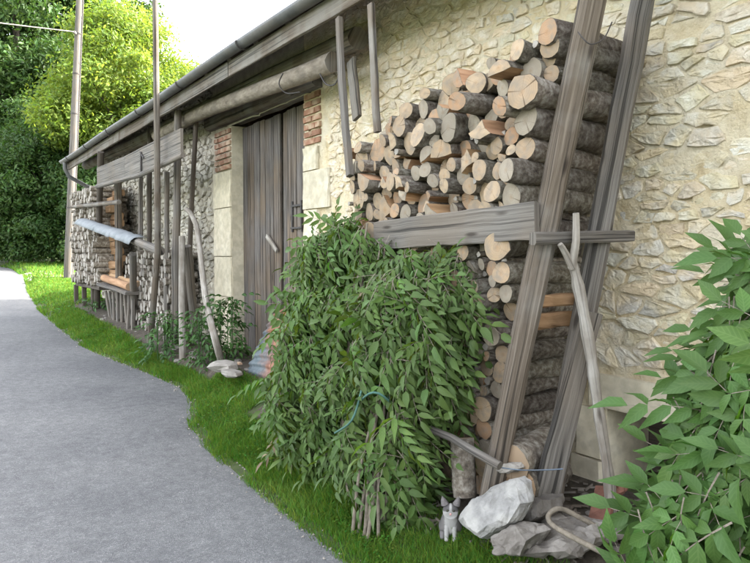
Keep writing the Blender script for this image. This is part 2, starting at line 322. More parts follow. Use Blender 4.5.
def cutend(name, stops):
    m = bpy.data.materials.new(name); m.use_nodes = True
    nt = m.node_tree; L = nt.links.new; bs = nt.nodes['Principled BSDF']
    bs.inputs['Roughness'].default_value = .9; bs.inputs['Specular IOR Level'].default_value = .25
    tc = nt.nodes.new('ShaderNodeTexCoord')
    sx = nt.nodes.new('ShaderNodeSeparateXYZ'); L(tc.outputs['Object'], sx.inputs[0])
    cb = nt.nodes.new('ShaderNodeCombineXYZ'); L(sx.outputs[1], cb.inputs[1]); L(sx.outputs[2], cb.inputs[2])
    oi = nt.nodes.new('ShaderNodeObjectInfo')
    k = nd(nt, 'ShaderNodeMath', operation='MULTIPLY'); k.inputs[1].default_value = 91; L(oi.outputs['Random'], k.inputs[0]); L(k.outputs[0], cb.inputs[0])
    ln = nd(nt, 'ShaderNodeVectorMath', operation='LENGTH')
    c0 = nt.nodes.new('ShaderNodeCombineXYZ'); L(sx.outputs[1], c0.inputs[1]); L(sx.outputs[2], c0.inputs[2]); L(c0.outputs[0], ln.inputs[0])
    nz = nd(nt, 'ShaderNodeTexNoise', Scale=2.2, Detail=5.0); L(cb.outputs[0], nz.inputs['Vector'])
    s = nd(nt, 'ShaderNodeMath', operation='MULTIPLY_ADD'); s.inputs[1].default_value = .35
    L(nz.outputs['Fac'], s.inputs[0]); L(ln.outputs['Value'], s.inputs[2])
    w = nd(nt, 'ShaderNodeMath', operation='MULTIPLY'); w.inputs[1].default_value = 42; L(s.outputs[0], w.inputs[0])
    sn = nd(nt, 'ShaderNodeMath', operation='SINE'); L(w.outputs[0], sn.inputs[0])
    mr = nd(nt, 'ShaderNodeMapRange'); mr.inputs[1].default_value = -1; mr.inputs[3].default_value = .94; mr.inputs[4].default_value = 1.02; L(sn.outputs[0], mr.inputs[0])
    rc = ramp(nt, stops)
    L(oi.outputs['Random'], rc.inputs[0])
    m1 = nd(nt, 'ShaderNodeMix', data_type='RGBA', blend_type='MULTIPLY'); m1.inputs[0].default_value = 1
    L(rc.outputs[0], m1.inputs[6]); L(mr.outputs[0], m1.inputs[7])
    # heartwood tint and weather stain
    rh = ramp(nt, [(.12, (.86, .72, .58)), (.5, (1, 1, 1)), (.92, (.92, .90, .86))]); L(s.outputs[0], rh.inputs[0])
    m2 = nd(nt, 'ShaderNodeMix', data_type='RGBA', blend_type='MULTIPLY'); m2.inputs[0].default_value = .8
    L(m1.outputs[2], m2.inputs[6]); L(rh.outputs[0], m2.inputs[7])
    st = nd(nt, 'ShaderNodeTexNoise', Scale=1.4, Detail=6.0); L(cb.outputs[0], st.inputs['Vector'])
    rs = ramp(nt, [(.42, (0, 0, 0)), (.68, (.85, .85, .85))]); L(st.outputs['Fac'], rs.inputs[0])
    m3 = nd(nt, 'ShaderNodeMix', data_type='RGBA'); L(rs.outputs[0], m3.inputs[0]); L(m2.outputs[2], m3.inputs[6]); m3.inputs[7].default_value = (.21, .175, .135, 1)
    at = nd(nt, 'ShaderNodeMath', operation='ARCTAN2'); L(sx.outputs[1], at.inputs[0]); L(sx.outputs[2], at.inputs[1])
    cv = nt.nodes.new('ShaderNodeCombineXYZ'); L(at.outputs[0], cv.inputs[0]); L(k.outputs[0], cv.inputs[1])
    cn = nd(nt, 'ShaderNodeTexNoise', Scale=2.6, Detail=2.0); L(cv.outputs[0], cn.inputs['Vector'])
    rk = ramp(nt, [(.30, (.35, .30, .26)), (.35, (1, 1, 1))]); L(cn.outputs['Fac'], rk.inputs[0])
    m4 = nd(nt, 'ShaderNodeMix', data_type='RGBA', blend_type='MULTIPLY'); m4.inputs[0].default_value = .9; L(m3.outputs[2], m4.inputs[6]); L(rk.outputs[0], m4.inputs[7])
    L(m4.outputs[2], bs.inputs['Base Color'])
    bp = nd(nt, 'ShaderNodeBump', Strength=.5, Distance=.006); L(st.outputs['Fac'], bp.inputs['Height']); L(bp.outputs[0], bs.inputs['Normal'])
    return m
M['cutend'] = cutend('tan_log_end', [(0, (.35, .255, .165)), (.35, (.29, .215, .145)), (.7, (.385, .295, .20)), (1, (.325, .24, .155))])
M['cutgrey'] = cutend('grey_log_end', [(0, (.29, .25, .195)), (.5, (.23, .20, .158)), (1, (.34, .295, .23))])
M['cutorange'] = cutend('reddish_log_end', [(0, (.345, .215, .13)), (.5, (.30, .19, .115)), (1, (.37, .245, .15))])

# ------------------------------------------------------------------ mesh helpers
def tag(o, label=None, cat=None, group=None, kind=None):
    if label: o['label'] = label
    if cat: o['category'] = cat
    if group: o['group'] = group
    if kind: o['kind'] = kind
    return o
def empty(name, loc, label, cat, group=None):
    o = bpy.data.objects.new(name, None)
    o.empty_display_size = .1
    o.location = loc
    COL.objects.link(o)
    return tag(o, label, cat, group)
def link(name, me, parent=None, loc=(0, 0, 0)):
    o = bpy.data.objects.new(name, me)
    COL.objects.link(o)
    o.location = loc
    if parent: o.parent = parent
    return o
def wloc(o):
    v = Vector((0, 0, 0))
    while o is not None:
        v += o.location; o = o.parent
    return v
def frame(d, up=Vector((0, 0, 1))):
    d = d.normalized()
    s = d.cross(up)
    if s.length < 1e-3: s = d.cross(Vector((0, 1, 0)))
    s.normalize()
    return s, s.cross(d).normalized()
class MB:
    def __init__(self): self.v, self.f, self.mi, self.uv, self.sm = [], [], [], [], []
    def face(self, idx, uvs=None, mi=0, smooth=False):
        self.f.append(tuple(idx)); self.mi.append(mi); self.sm.append(smooth)
        self.uv.extend(uvs if uvs else [(self.v[i][0], self.v[i][2]) for i in idx])
    def add(self, p): self.v.append(tuple(p)); return len(self.v) - 1
    def loft(self, rings, mi=0, smooth=True, caps=True, capmi=None, closed=True):
        """rings of points, joined; uv = metres along, metres around"""
        n = len(rings[0]); off = random.uniform(0, 20); along = off
        ids = [[self.add(p) for p in r] for r in rings]
        per = [0.0]
        for k in range(n): per.append(per[-1] + (Vector(rings[0][(k + 1) % n]) - Vector(rings[0][k])).length)
        for a in range(len(rings) - 1):
            ca = sum((Vector(p) for p in rings[a]), Vector()) / n; cb = sum((Vector(p) for p in rings[a + 1]), Vector()) / n
            nxt = along + (cb - ca).length
            for k in range(n if closed else n - 1):
                q = (k + 1) % n
                self.face((ids[a][k], ids[a][q], ids[a + 1][q], ids[a + 1][k]),
                          [(along, per[k] + off), (along, per[k + 1] + off), (nxt, per[k + 1] + off), (nxt, per[k] + off)], mi, smooth)
            along = nxt
        if caps:
            for r, rev in ((rings[0], True), (rings[-1], False)):
                c = [self.add(p) for p in r]
                o = Vector(r[0]); e1 = (Vector(r[1]) - o).normalized(); nn = e1.cross(Vector(r[n // 2]) - o); e2 = nn.cross(e1).normalized() if nn.length > 1e-9 else e1
                uvs = [((Vector(p) - o).dot(e1) * .2, (Vector(p) - o).dot(e2)) for p in r]
                if rev: c = c[::-1]; uvs = uvs[::-1]
                self.face(c, uvs, mi if capmi is None else capmi, False)
    def tube(self, pts, radii, sides=8, mi=0, caps=True, capmi=None, jit=0.0, knob=0.0):
        pts = [Vector(p) for p in pts]
        if not hasattr(radii, '__len__'): radii = [radii] * len(pts)
        rings = []; s = None; ph = random.uniform(0, 9)
        for i, p in enumerate(pts):
            d = (pts[min(i + 1, len(pts) - 1)] - pts[max(i - 1, 0)])
            if s is None: s, u = frame(d)
            else:
                s = (s - d.normalized() * s.dot(d.normalized())).normalized(); u = s.cross(d.normalized()).normalized()
            ring = []
            for k in range(sides):
                a = 2 * math.pi * k / sides
                r = radii[i] * (1 + random.uniform(-jit, jit) + knob * math.sin(2 * a + ph + i * .4))
                ring.append(p + s * (math.cos(a) * r) - u * (math.sin(a) * r))
            rings.append(ring)
        self.loft(rings, mi, True, caps, capmi)
    def board(self, p0, p1, w, th, wdir, n=5, jit=.002, bow=0.0, mi=0, chamfer=.15, capmi=None, w1=None):
        """long board from p0 to p1, width w along wdir, thickness th across"""
        p0, p1, wdir = Vector(p0), Vector(p1), Vector(wdir)
        d = (p1 - p0).normalized(); wv = (wdir - d * wdir.dot(d)).normalized(); tv = d.cross(wv).normalized()
        rings = []
        c = min(w, th) * chamfer
        for i in range(n + 1):
            f = i / n
            ww = w + ((w1 or w) - w) * f
            b = bow * math.sin(math.pi * f) + random.uniform(-jit, jit)
            a, t = ww / 2, th / 2
            prof = [(-a + c, -t), (a - c, -t), (a, -t + c), (a, t - c), (a - c, t), (-a + c, t), (-a, t - c), (-a, -t + c)]
            rings.append([p0 + (p1 - p0) * f + tv * b + wv * (x + random.uniform(-jit, jit)) + tv * (y + random.uniform(-jit, jit)) for x, y in prof])
        self.loft(rings, mi, False, True, capmi)
    def box(self, c, e, rot=0.0, jit=0.0, mi=0):
        c = Vector(c); m = Matrix.Rotation(rot, 3, 'X')
        ids = []
        for sx in (-1, 1):
            for sy in (-1, 1):
                for sz in (-1, 1):
                    ids.append(self.add(c + m @ Vector((sx * e[0], sy * e[1], sz * e[2])) + Vector([random.uniform(-jit, jit) for _ in range(3)])))
        for q in ((0, 1, 3, 2), (4, 6, 7, 5), (0, 4, 5, 1), (2, 3, 7, 6), (0, 2, 6, 4), (1, 5, 7, 3)):
            pts = [Vector(self.v[ids[i]]) for i in q]
            nrm = (pts[1] - pts[0]).cross(pts[2] - pts[0])
            ax = max(range(3), key=lambda k: abs(nrm[k]))
            oth = [k for k in (1, 0, 2) if k != ax]
            self.face([ids[i] for i in q], [(p[oth[0]], p[oth[1]]) for p in pts], mi, False)
    def mesh(self, name, mats, origin=(0, 0, 0)):
        me = bpy.data.meshes.new(name)
        o = Vector(origin)
        me.from_pydata([(p[0] - o[0], p[1] - o[1], p[2] - o[2]) for p in self.v], [], self.f)
        for m in (mats if isinstance(mats, (list, tuple)) else [mats]): me.materials.append(m)
        me.polygons.foreach_set('material_index', self.mi)
        me.polygons.foreach_set('use_smooth', self.sm)
        uvl = me.uv_layers.new(name='UVMap')
        uvl.data.foreach_set('uv', [c for q in self.uv for c in q])
        me.update()
        return me
    def build(self, name, mats, parent=None, origin=None):
        if origin is None: origin = wloc(parent) if parent else Vector(self.v[0])
        me = self.mesh(name, mats, origin)
        return link(name, me, parent, Vector(origin) - (wloc(parent) if parent else Vector()))
def fast_mesh(name, verts, faces_n, loops, mats, smooth=False):
    """numpy mesh: verts (n,3); loops flat index array; faces_n vertices per face"""
    me = bpy.data.meshes.new(name)
    verts = np.asarray(verts, np.float32); loops = np.asarray(loops, np.int32)
    nf = len(loops) // faces_n
    me.vertices.add(len(verts)); me.vertices.foreach_set('co', verts.ravel())
    me.loops.add(len(loops)); me.loops.foreach_set('vertex_index', loops)
    me.polygons.add(nf)
    me.polygons.foreach_set('loop_start', np.arange(0, nf * faces_n, faces_n, dtype=np.int32))
    me.polygons.foreach_set('use_smooth', np.full(nf, smooth))
    for m in mats: me.materials.append(m)
    me.update(calc_edges=True)
    return me
def wobble(p0, p1, n, amp, seed):
    p0, p1 = Vector(p0), Vector(p1)
    out = []
    L = (p1 - p0).length
    for i in range(n + 1):
        f = i / n
        q = p0 + (p1 - p0) * f
        w = amp * math.sin(math.pi * min(1, f * 1.2 + .1))
        out.append(q + Vector((mn.noise(Vector((f * L * 1.1, seed, 0))), mn.noise(Vector((f * L * 1.1, seed, 7))), 0)) * w)
    return out

# ------------------------------------------------------------------ ground and road
def grid_sheet(name, us_of_t, ts, zf, mats, smooth=True):
    mb = MB(); rows = []
    for t in ts:
        rows.append([mb.add((u, t, zf(u, t))) for u in us_of_t(t)])
    for a, b in zip(rows, rows[1:]):
        for k in range(len(a) - 1):
            mb.face((a[k], a[k + 1], b[k + 1], b[k]), None, 0, smooth)
    return mb.build(name, mats, None, (0, 0, 0))
TS = [-300, -100, -40, -20, -10] + [i * .25 - 6 for i in range(0, 140)] + [29.5 + i for i in range(0, 40)] + [75, 90, 120, 160, 220, 320, 500]
def ug(t):
    e = edge(t)
    return [-300, -80, -30, -12, e - 6, e - 4.7, e - 4.5, e - 2, e - .2, e - .1, e - .04, e] + [e + .06 * i for i in range(1, 14)] + [e + 1.1, e + 1.6, e + 3, 9, 14, 25, 60, 150, 400]
ground = grid_sheet('ground', lambda t: sorted(ug(t)), TS, zg, [M['ground']])
ground['kind'] = 'structure'
def ur(t):
    e = edge(t) + .035 * mn.noise(Vector((t * 2.3, 3, 0))) + .028 * mn.noise(Vector((t * 9, 5, 0))) + .018 * mn.noise(Vector((t * 23, 5, 0)))
    return [e - 4.5, e - 4, e - 3, e - 2, e - 1.2, e - .6, e - .25, e - .08, e]
def zr2(u, t):
    e = edge(t)
    return zroad(t) + .004 - .02 * sstep(.35, 0, e - u)
road = grid_sheet('road', ur, [i * .08 - 6 for i in range(0, 260)] + [14.8 + i * .5 for i in range(0, 70)] + [50, 55, 62, 70, 80], zr2, [M['asphalt']])
road['kind'] = 'structure'
# a pale track branching off behind the barn
tr = grid_sheet('gravel_track', lambda t: [edge(t) - .3 + .1 * math.sin(t * 3)] + [3.4 + i for i in range(0, 14)], [23.5 + i * .4 for i in range(0, 10)], lambda u, t: zg(u, t) + .006 + .012 * sstep(0, .6, u - 2.5), [M['gravel']])
tr['kind'] = 'structure'
# bare trampled earth along the foot of the wall
def us(t):
    a = max(edge(t) + .03, 2.16 if t < 5.2 else (2.58 if t < 6.6 else 2.34)) + .10 * mn.noise(Vector((t * 1.7, 9, 0)))
    return [a + (3.09 - a) * k / 8 for k in range(9)]
so = grid_sheet('bare_earth', us, [i * .12 - 1 for i in range(0, 128)], lambda u, t: zg(u, t) + .006 + .012 * mn.noise(Vector((u * 9, t * 9, 4))), [M['soil']])
so['kind'] = 'structure'
# ------------------------------------------------------------------ the barn
WU = 3.10                                    # X of the wall face
T_END = 14.6
barn = empty('stone_barn', (WU, 4, zg(WU, 4)), 'long old rubble stone barn with grey plank door and overhanging tiled roof', 'barn')
DOOR = (5.67, 7.50, 3.10)                    # door opening t0, t1, top
VENT = (1.70, 2.20, 0.69)                    # small cellar opening
def wn_(t, z): return mn.noise(Vector((t * 1.3, z * 1.3, 11)))
def in_hole(t, z, g=0.0):
    return (DOOR[0] - g < t < DOOR[1] + g and z < DOOR[2] + g) or (VENT[0] - g < t < VENT[1] + g and z < VENT[2] + g and z > .1)
def wall_u(t, z):
    n = mn.noise(Vector((t * 2.1, z * 2.1, 1))) * .006 + mn.noise(Vector((t * 7, z * 9, 2))) * .007 + mn.noise(Vector((t * 19, z * 23, 3))) * .006
    pit = mn.noise(Vector((t * 11, z * 14, 21)))
    if pit > .38: n -= (pit - .38) * .10
    return WU - n
def wall_sheet(ts, zs, mats):
    mb = MB(); ids = {}
    def vid(i, j):
        if (i, j) not in ids: ids[(i, j)] = mb.add((wall_u(ts[i], zs[j]), ts[i], zs[j]))
        return ids[(i, j)]
    for i in range(len(ts) - 1):
        for j in range(len(zs) - 1):
            if in_hole((ts[i] + ts[i + 1]) / 2, (zs[j] + zs[j + 1]) / 2): continue
            mb.face((vid(i, j), vid(i, j + 1), vid(i + 1, j + 1), vid(i + 1, j)), None, 0, True)
    return mb
def span(a, b, d):
    n = max(1, round((b - a) / d)); return [a + (b - a) * k / n for k in range(n + 1)]
ts1 = span(.6, VENT[0], .03) + span(VENT[0], VENT[1], .03)[1:] + span(VENT[1], DOOR[0], .024)[1:]
zs1 = span(-.1, .1, .2) + span(.1, VENT[2], .03)[1:] + span(VENT[2], DOOR[2], .024)[1:] + span(DOOR[2], 3.80, .03)[1:]
wall = wall_sheet(ts1, zs1, M).build('wall', [M['mortar']], barn)
tag(wall, 'cream rubble wall right of the door')
ts2 = span(DOOR[0], DOOR[1], .1) + span(DOOR[1], T_END, .06)[1:]
zs2 = span(-.1, DOOR[2], .06) + span(DOOR[2], 3.8, .06)[1:]
wall2 = wall_sheet(ts2, zs2, M).build('wall', [M['graymortar']], barn)
tag(wall2, 'grey rough rubble wall left of the door')
mb = MB(); mb.box((WU + .03, -2.7, 1.85), (.02, 3.3, 1.95)); mb.build('wall', [M['mortar']], barn)
mb = MB()
for t in (-6, T_END - .02):                  # gable ends and the rear wall
    z0 = -.3
    a = [mb.add(p) for p in ((WU + .05, t, z0), (13, t, z0), (13, t, 3.75), (8, t, 7.0), (WU + .05, t, 3.75))]
    mb.face(a)
a = [mb.add(p) for p in ((13, -6, -.3), (13, T_END, -.3), (13, T_END, 3.75), (13, -6, 3.75))]; mb.face(a)
mb.build('gable_wall', [M['graymortar']], barn)
# reveals of the door and of the cellar opening
for part_ in (((WU + .15, DOOR[1] + .04, 1.5), (.15, .04, 1.6)), ((WU + .15, DOOR[0] - .04, 1.5), (.15, .04, 1.6)), ((WU + .2, VENT[1] + .03, .35), (.2, .03, .34)), ((WU + .2, VENT[0] - .03, .35), (.2, .03, .34)), ((WU + .2, (VENT[0] + VENT[1]) / 2, VENT[2] + .03), (.2, .28, .027))):
    mb = MB(); mb.box(*part_); mb.build('reveal', [M['dressed']], barn)
mb = MB(); mb.box((WU + .42, 1.95, .35), (.015, .3, .4)); mb.build('vent_back', [M['darkwood']], barn)  # dark back panel set behind the cellar opening

# --- rubble stones, each one a piece of the wall
def stone_mesh(poly, depth, name, m, big=False):
    """poly: outline in (t, z); a thick slab with a chipped edge and an uneven face"""
    n = len(poly)
    ct = sum(p[0] for p in poly) / n; cz = sum(p[1] for p in poly) / n
    mb = MB()
    tilt_t, tilt_z = random.uniform(-.035, .035), random.uniform(-.035, .035)
    def ring(k, u, ju, jr=0.0):
        return [(WU + u + (p[0] - ct) * tilt_t + (p[1] - cz) * tilt_z + random.uniform(-ju, ju), ct + (p[0] - ct) * (k + random.uniform(-jr, jr)), cz + (p[1] - cz) * (k + random.uniform(-jr, jr))) for p in poly]
    rings = [ring(1.03, .05, 0), ring(1.0, -depth * .45, .002), ring(.95, -depth - .001, .003, .03), ring(.62, -depth - .002, .006, .14)]
    ids = [[mb.add(p) for p in r] for r in rings]
    c = mb.add((WU - depth - random.uniform(-.002, .007), ct, cz))
    for a in range(3):
        for k in range(n):
            q = (k + 1) % n
            mb.face((ids[a][k], ids[a + 1][k], ids[a + 1][q], ids[a][q]), None, 0, False)
    for k in range(n): mb.face((ids[3][k], c, ids[3][(k + 1) % n]), None, 0, False)
    return mb, (WU, ct, cz)
def clip(poly, nx, ny, d):
    out = []
    for k in range(len(poly)):
        p, q = poly[k], poly[(k + 1) % len(poly)]
        a, b = p[0] * nx + p[1] * ny - d, q[0] * nx + q[1] * ny - d
        if a <= 0: out.append(p)
        if a * b < 0: f = a / (a - b); out.append((p[0] + (q[0] - p[0]) * f, p[1] + (q[1] - p[1]) * f))
    return out
def rubble(t0, t1, z0, z1, hmin, hmax, wmin, wmax, skip, gap=.007):
    """interlocking rubble: cells grown round seeds set in wavering courses"""
    S = 2.1; seeds = []; z = z0
    while z < z1:
        h = random.uniform(hmin, hmax); t = t0 - random.uniform(0, wmax)
        while t < t1:
            w = random.uniform(wmin, wmax)
            if random.random() > .13:
                zz = z + h / 2 + random.gauss(0, h * .24) + .05 * mn.noise(Vector((t * 1.1, z, 6)))
                seeds.append((t + w / 2, zz * S, random.uniform(0, .0022)))
                if random.random() < .10: seeds.append((t + w / 2 + random.uniform(-.02, .02), (zz + h * .5) * S, 0))
            t += w
        z += h
    A = np.array(seeds); out = []
    for i, (t, z, w) in enumerate(seeds):
        poly = [(t - .3, z - .3), (t + .3, z - .3), (t + .3, z + .3), (t - .3, z + .3)]
        d2 = (A[:, 0] - t) ** 2 + (A[:, 1] - z) ** 2
        for j in np.argsort(d2)[1:26]:
            b = A[j]; nx, ny = b[0] - t, b[1] - z; L2 = d2[j]
            if L2 < 1e-8: continue
            f = .5 + (w - b[2]) / (2 * L2); f = min(.8, max(.2, f))
            poly = clip(poly, nx, ny, (t + nx * f) * nx + (z + ny * f) * ny)
            if len(poly) < 3: break
        if len(poly) < 3: continue
        poly = [(p[0], p[1] / S) for p in poly]
        q = []
        for k, p in enumerate(poly):                                     # drop the tiniest edges, roughen the long ones
            nx_ = poly[(k + 1) % len(poly)]; L = math.hypot(p[0] - nx_[0], p[1] - nx_[1])
            if L < .012: continue
            q.append(p)
            if L > .07: f = random.uniform(.3, .7); q.append((p[0] + (nx_[0] - p[0]) * f, p[1] + (nx_[1] - p[1]) * f))
        if len(q) < 4: continue
        ar = abs(sum(q[k][0] * q[(k + 1) % len(q)][1] - q[(k + 1) % len(q)][0] * q[k][1] for k in range(len(q)))) / 2
        pe = sum(math.hypot(q[k][0] - q[(k + 1) % len(q)][0], q[k][1] - q[(k + 1) % len(q)][1]) for k in range(len(q)))
        if ar / (pe * pe) < .034: continue
        q2 = []
        for k, p in enumerate(q):                                        # blunt the sharp corners
            u_ = Vector(q[k - 1]) - Vector(p); w_ = Vector(q[(k + 1) % len(q)]) - Vector(p)
            if u_.length > 1e-5 and w_.length > 1e-5 and u_.angle(w_) < 1.75: q2 += [tuple(Vector(p) + u_ * .22), tuple(Vector(p) + w_ * .22)]
            else: q2.append(p)
        q = q2
        ct = sum(p[0] for p in q) / len(q); cz = sum(p[1] for p in q) / len(q)
        r = []
        for p in q:
            dx, dz = p[0] - ct, p[1] - cz; L = math.hypot(dx, dz); k = max(.3, (L - gap * random.uniform(.6, 2.2)) / L)
            r.append((ct + dx * k + random.uniform(-.004, .004), cz + dz * k + random.uniform(-.004, .004)))
        tt = [p[0] for p in r]; zz = [p[1] for p in r]
        if max(tt) - min(tt) > .5 or max(zz) - min(zz) > .3: continue
        if not skip(min(tt), max(tt), min(zz), max(zz)): out.append((min(tt), max(tt), min(zz), max(zz), r))
    return out
def tend(z): return 2.43 - .2 * (z - .3)
def stack_top(t): return float(np.interp(t, [2.0, 2.3, 2.95, 3.3, 3.7], [2.62, 2.54, 2.46, 2.34, 2.2]))
def skip1(t0, t1, z0, z1):
    tc, zc = (t0 + t1) / 2, (z0 + z1) / 2
    if z1 > 3.72: return True
    if in_hole(t0, zc, .0) or in_hole(t1, zc, .0) or in_hole(tc, zc, .02): return True
    if DOOR[0] - .38 < t1 and z0 < 3.2: return True                      # door jamb stones stand there
    if VENT[0] - .14 < t1 and t0 < VENT[1] + .26 and z0 < .9: return True
    if tend(zc) + .15 < t0 and t1 < 3.45 and z1 < stack_top(max(2.0, tc)) - .15: return True
    return False
ST = rubble(1.0, 5.34, .25, 3.75, .045, .105, .08, .21, skip1, .0075)
ST.sort(key=lambda s: (not (1.3 < s[0] and s[2] < 3.35), s[0]))
main, rest = ST[:290], ST[290:]
for s in main:
    m, o = stone_mesh(s[4], random.choice((-.003, .001, .003, .005, .007, .009, .012, .018)), 'stone', None)
    m.build('stone', [M[random.choice(('stone', 'stone', 'stone', 'stonewhite', 'stonewhite', 'stoneochre', 'stonegrey'))]], wall, o)
def joined(mbs):
    out = MB()
    for m in mbs:
        b = len(out.v); out.v += m.v; out.f += [tuple(i + b for i in f) for f in m.f]; out.mi += m.mi; out.uv += m.uv; out.sm += m.sm
    return out
if rest:
    o = joined([stone_mesh(s[4], random.choice((.0, .006, .012)), '', None)[0] for s in rest]).build('wall_rubble', [M['stone']], wall); o['kind'] = 'stuff'
def skip2(t0, t1, z0, z1): return t0 < 8.06 or t1 > T_END or z1 > 3.7
ST2 = rubble(8.0, T_END, .4, 3.7, .055, .11, .08, .2, skip2, .009)
o = joined([stone_mesh(s[4], random.choice((.008, .016, .026, .036)), '', None)[0] for s in ST2]).build('wall_rubble', [M['graystone']], wall2); o['kind'] = 'stuff'

# --- dressed blocks and bricks round the door
def block(t0, t1, z0, z1, u=.02, m='dressed', name='jamb_block', par=wall, deep=.0, jit=.004):
    mb = MB()
    g = .006
    mb.board((WU - u + .09, (t0 + t1) / 2, z0 + g), (WU - u + .09, (t0 + t1) / 2, z1 - g), (t1 - t0) - 2 * g, .18 + deep, (0, 1, 0), n=3, jit=jit, chamfer=.07)
    return mb.build(name, [M[m]], par, (WU, (t0 + t1) / 2, z0))
for z0, z1 in ((.30, 1.02), (1.02, 1.52), (1.52, 2.12), (2.12, 2.57)): block(DOOR[1] + .003, 8.06, z0, z1, .03, par=wall2)
for t0, z0, z1 in ((5.22, .3, .75), (5.32, .75, 1.2), (5.20, 1.2, 1.62), (5.36, 1.62, 1.98), (5.16, 1.98, 2.35), (5.38, 2.35, 2.58)): block(t0, DOOR[0] - .003, z0, z1, .03, jit=.007)
def bricks(t0, t1, z0, z1, par):
    h = .062; z = z0; r = 0
    while z + h < z1 + .02:
        cuts = [t0, t0 + (t1 - t0) * (.5 if r % 2 else .28), t1] if (t1 - t0) < .5 else [t0, t0 + .12 + .1 * (r % 2), t0 + .34 + .05 * (r % 2), t1]
        for a, b in zip(cuts, cuts[1:]):
            block(a, b, z, z + h, .022 + random.uniform(-.004, .006), 'brick', 'brick', par, 0, .002)
        z += h + .010; r += 1
bricks(DOOR[1] + .003, 8.02, 2.585, 3.10, wall2)
bricks(5.34, DOOR[0] - .003, 2.60, 3.10, wall)
# lintel stone and jamb stone of the cellar opening
block(VENT[0] - .1, VENT[1] + .12, VENT[2] + .005, VENT[2] + .20, .035, name='lintel_stone')
block(VENT[1] + .003, VENT[1] + .2, .40, VENT[2], .03, name='jamb_stone')
block(VENT[1] + .003, VENT[1] + .23, .05, .40, .04, name='jamb_stone')
# timber lintel over the door and beams under the eaves
mb = MB(); mb.board((WU + .02, DOOR[0] - .35, 3.20), (WU + .02, DOOR[1] + .65, 3.22), .19, .26, (0, 0, 1), n=8, jit=.006); lb = mb.build('lintel_beam', [M['brownwood']], barn)
mb = MB(); mb.tube(wobble(P(358, 38, 2.88), (2.88, T_END + .2, 3.42), 14, .03, 3), .095, 10, jit=.04, knob=.05, capmi=1); mb.build('wall_plate', [M['brownwood'], M['brownwood']], barn)
# roof
rise = (7.2 - 3.44) / (8 - 2.46)
ROOFA, ROOFB = -6.4, 14.8
def zroof(u): return 3.44 + rise * (u - 2.46)
mb = MB()
n = 150
for (u0, u1, z0, z1) in ((2.46, 8.0, 3.45, 7.22), (8.0, 13.6, 7.22, 3.45)):
    prev = None
    for i in range(n + 1):
        t = ROOFA + (ROOFB - ROOFA) * i / n
        row = []
        for k in range(6):
            f = k / 5
            row.append(mb.add((u0 + (u1 - u0) * f, t, z0 + (z1 - z0) * f + .05 + (.03 if i % 2 else 0))))
        if prev:
            for k in range(5): mb.face((prev[k], prev[k + 1], row[k + 1], row[k]), None, 0, True)
        prev = row
mb.build('roof', [M['roofback']], barn)
mb = MB()
for i in range(0, 9):                        # boarding under the tiles
    u0, u1 = 2.48 + i * .16, 2.48 + i * .16 + .152
    a = [mb.add((u, t, zroof(u) + .012 + .004 * (i % 2))) for u, t in ((u0, ROOFA), (u1, ROOFA), (u1, ROOFB), (u0, ROOFB))]
    mb.face(a, [(0, u0), (0, u1), (20, u1), (20, u0)])
mb.build('roof_boarding', [M['darkwood']], barn)
t = -2.0
while t < ROOFB:
    mb = MB(); mb.board((2.5, t, zroof(2.5) - .055), (3.6, t, zroof(3.6) - .055), .11, .09, (0, 0, 1), n=3); mb.build('rafter', [M['darkwood']], barn, (2.5, t, 3.4)); t += .62
for a, b in ((-6.3, -2), (-2, 2.2), (2.2, 6.1), (6.1, 10.4), (10.4, 14.75)):
    mb = MB(); mb.board((2.505, a, 3.355), (2.505, b - .006, 3.355), .15, .028, (0, 0, 1), n=8, jit=.004); mb.build('fascia_board', [M['brownwood']], barn, (2.5, a, 3.3))
mb = MB()                                    # half round gutter
rings = []
for i in range(0, 60):
    t = ROOFA + (ROOFB + .1 - ROOFA) * i / 59
    sag = .008 * math.sin(t * 1.3)
    rings.append([(2.43 + .062 * math.cos(a), t, 3.475 + sag + .062 * math.sin(a)) for a in [math.pi + math.pi * k / 9 for k in range(10)]] + [(2.43 + .055 * math.cos(a), t, 3.477 + sag + .055 * math.sin(a)) for a in [2 * math.pi - math.pi * k / 9 for k in range(10)]])
mb.loft(rings, 0, True, True)
gutter = mb.build('gutter', [M['zinc']], barn)
for k in range(9):
    t = .5 + k * 1.7
    mb = MB(); mb.tube([(2.43 + .07 * math.cos(a), t, 3.475 + .07 * math.sin(a)) for a in [math.pi * 1.0 + math.pi * q / 8 for q in range(9)]] + [(2.56, t, 3.52)], .008, 6); mb.build('gutter_bracket', [M['iron']], gutter, (2.43, t, 3.4))
mb = MB(); mb.tube([(2.43, 14.6, 3.42), (2.43, 14.6, 3.3), (2.5, 14.6, 3.14), (2.95, 14.6, 2.9), (3.0, 14.62, 2.7), (3.0, 14.62, .9)], .042, 10); mb.build('downpipe', [M['zinc']], barn, (2.43, 14.6, 3.4))
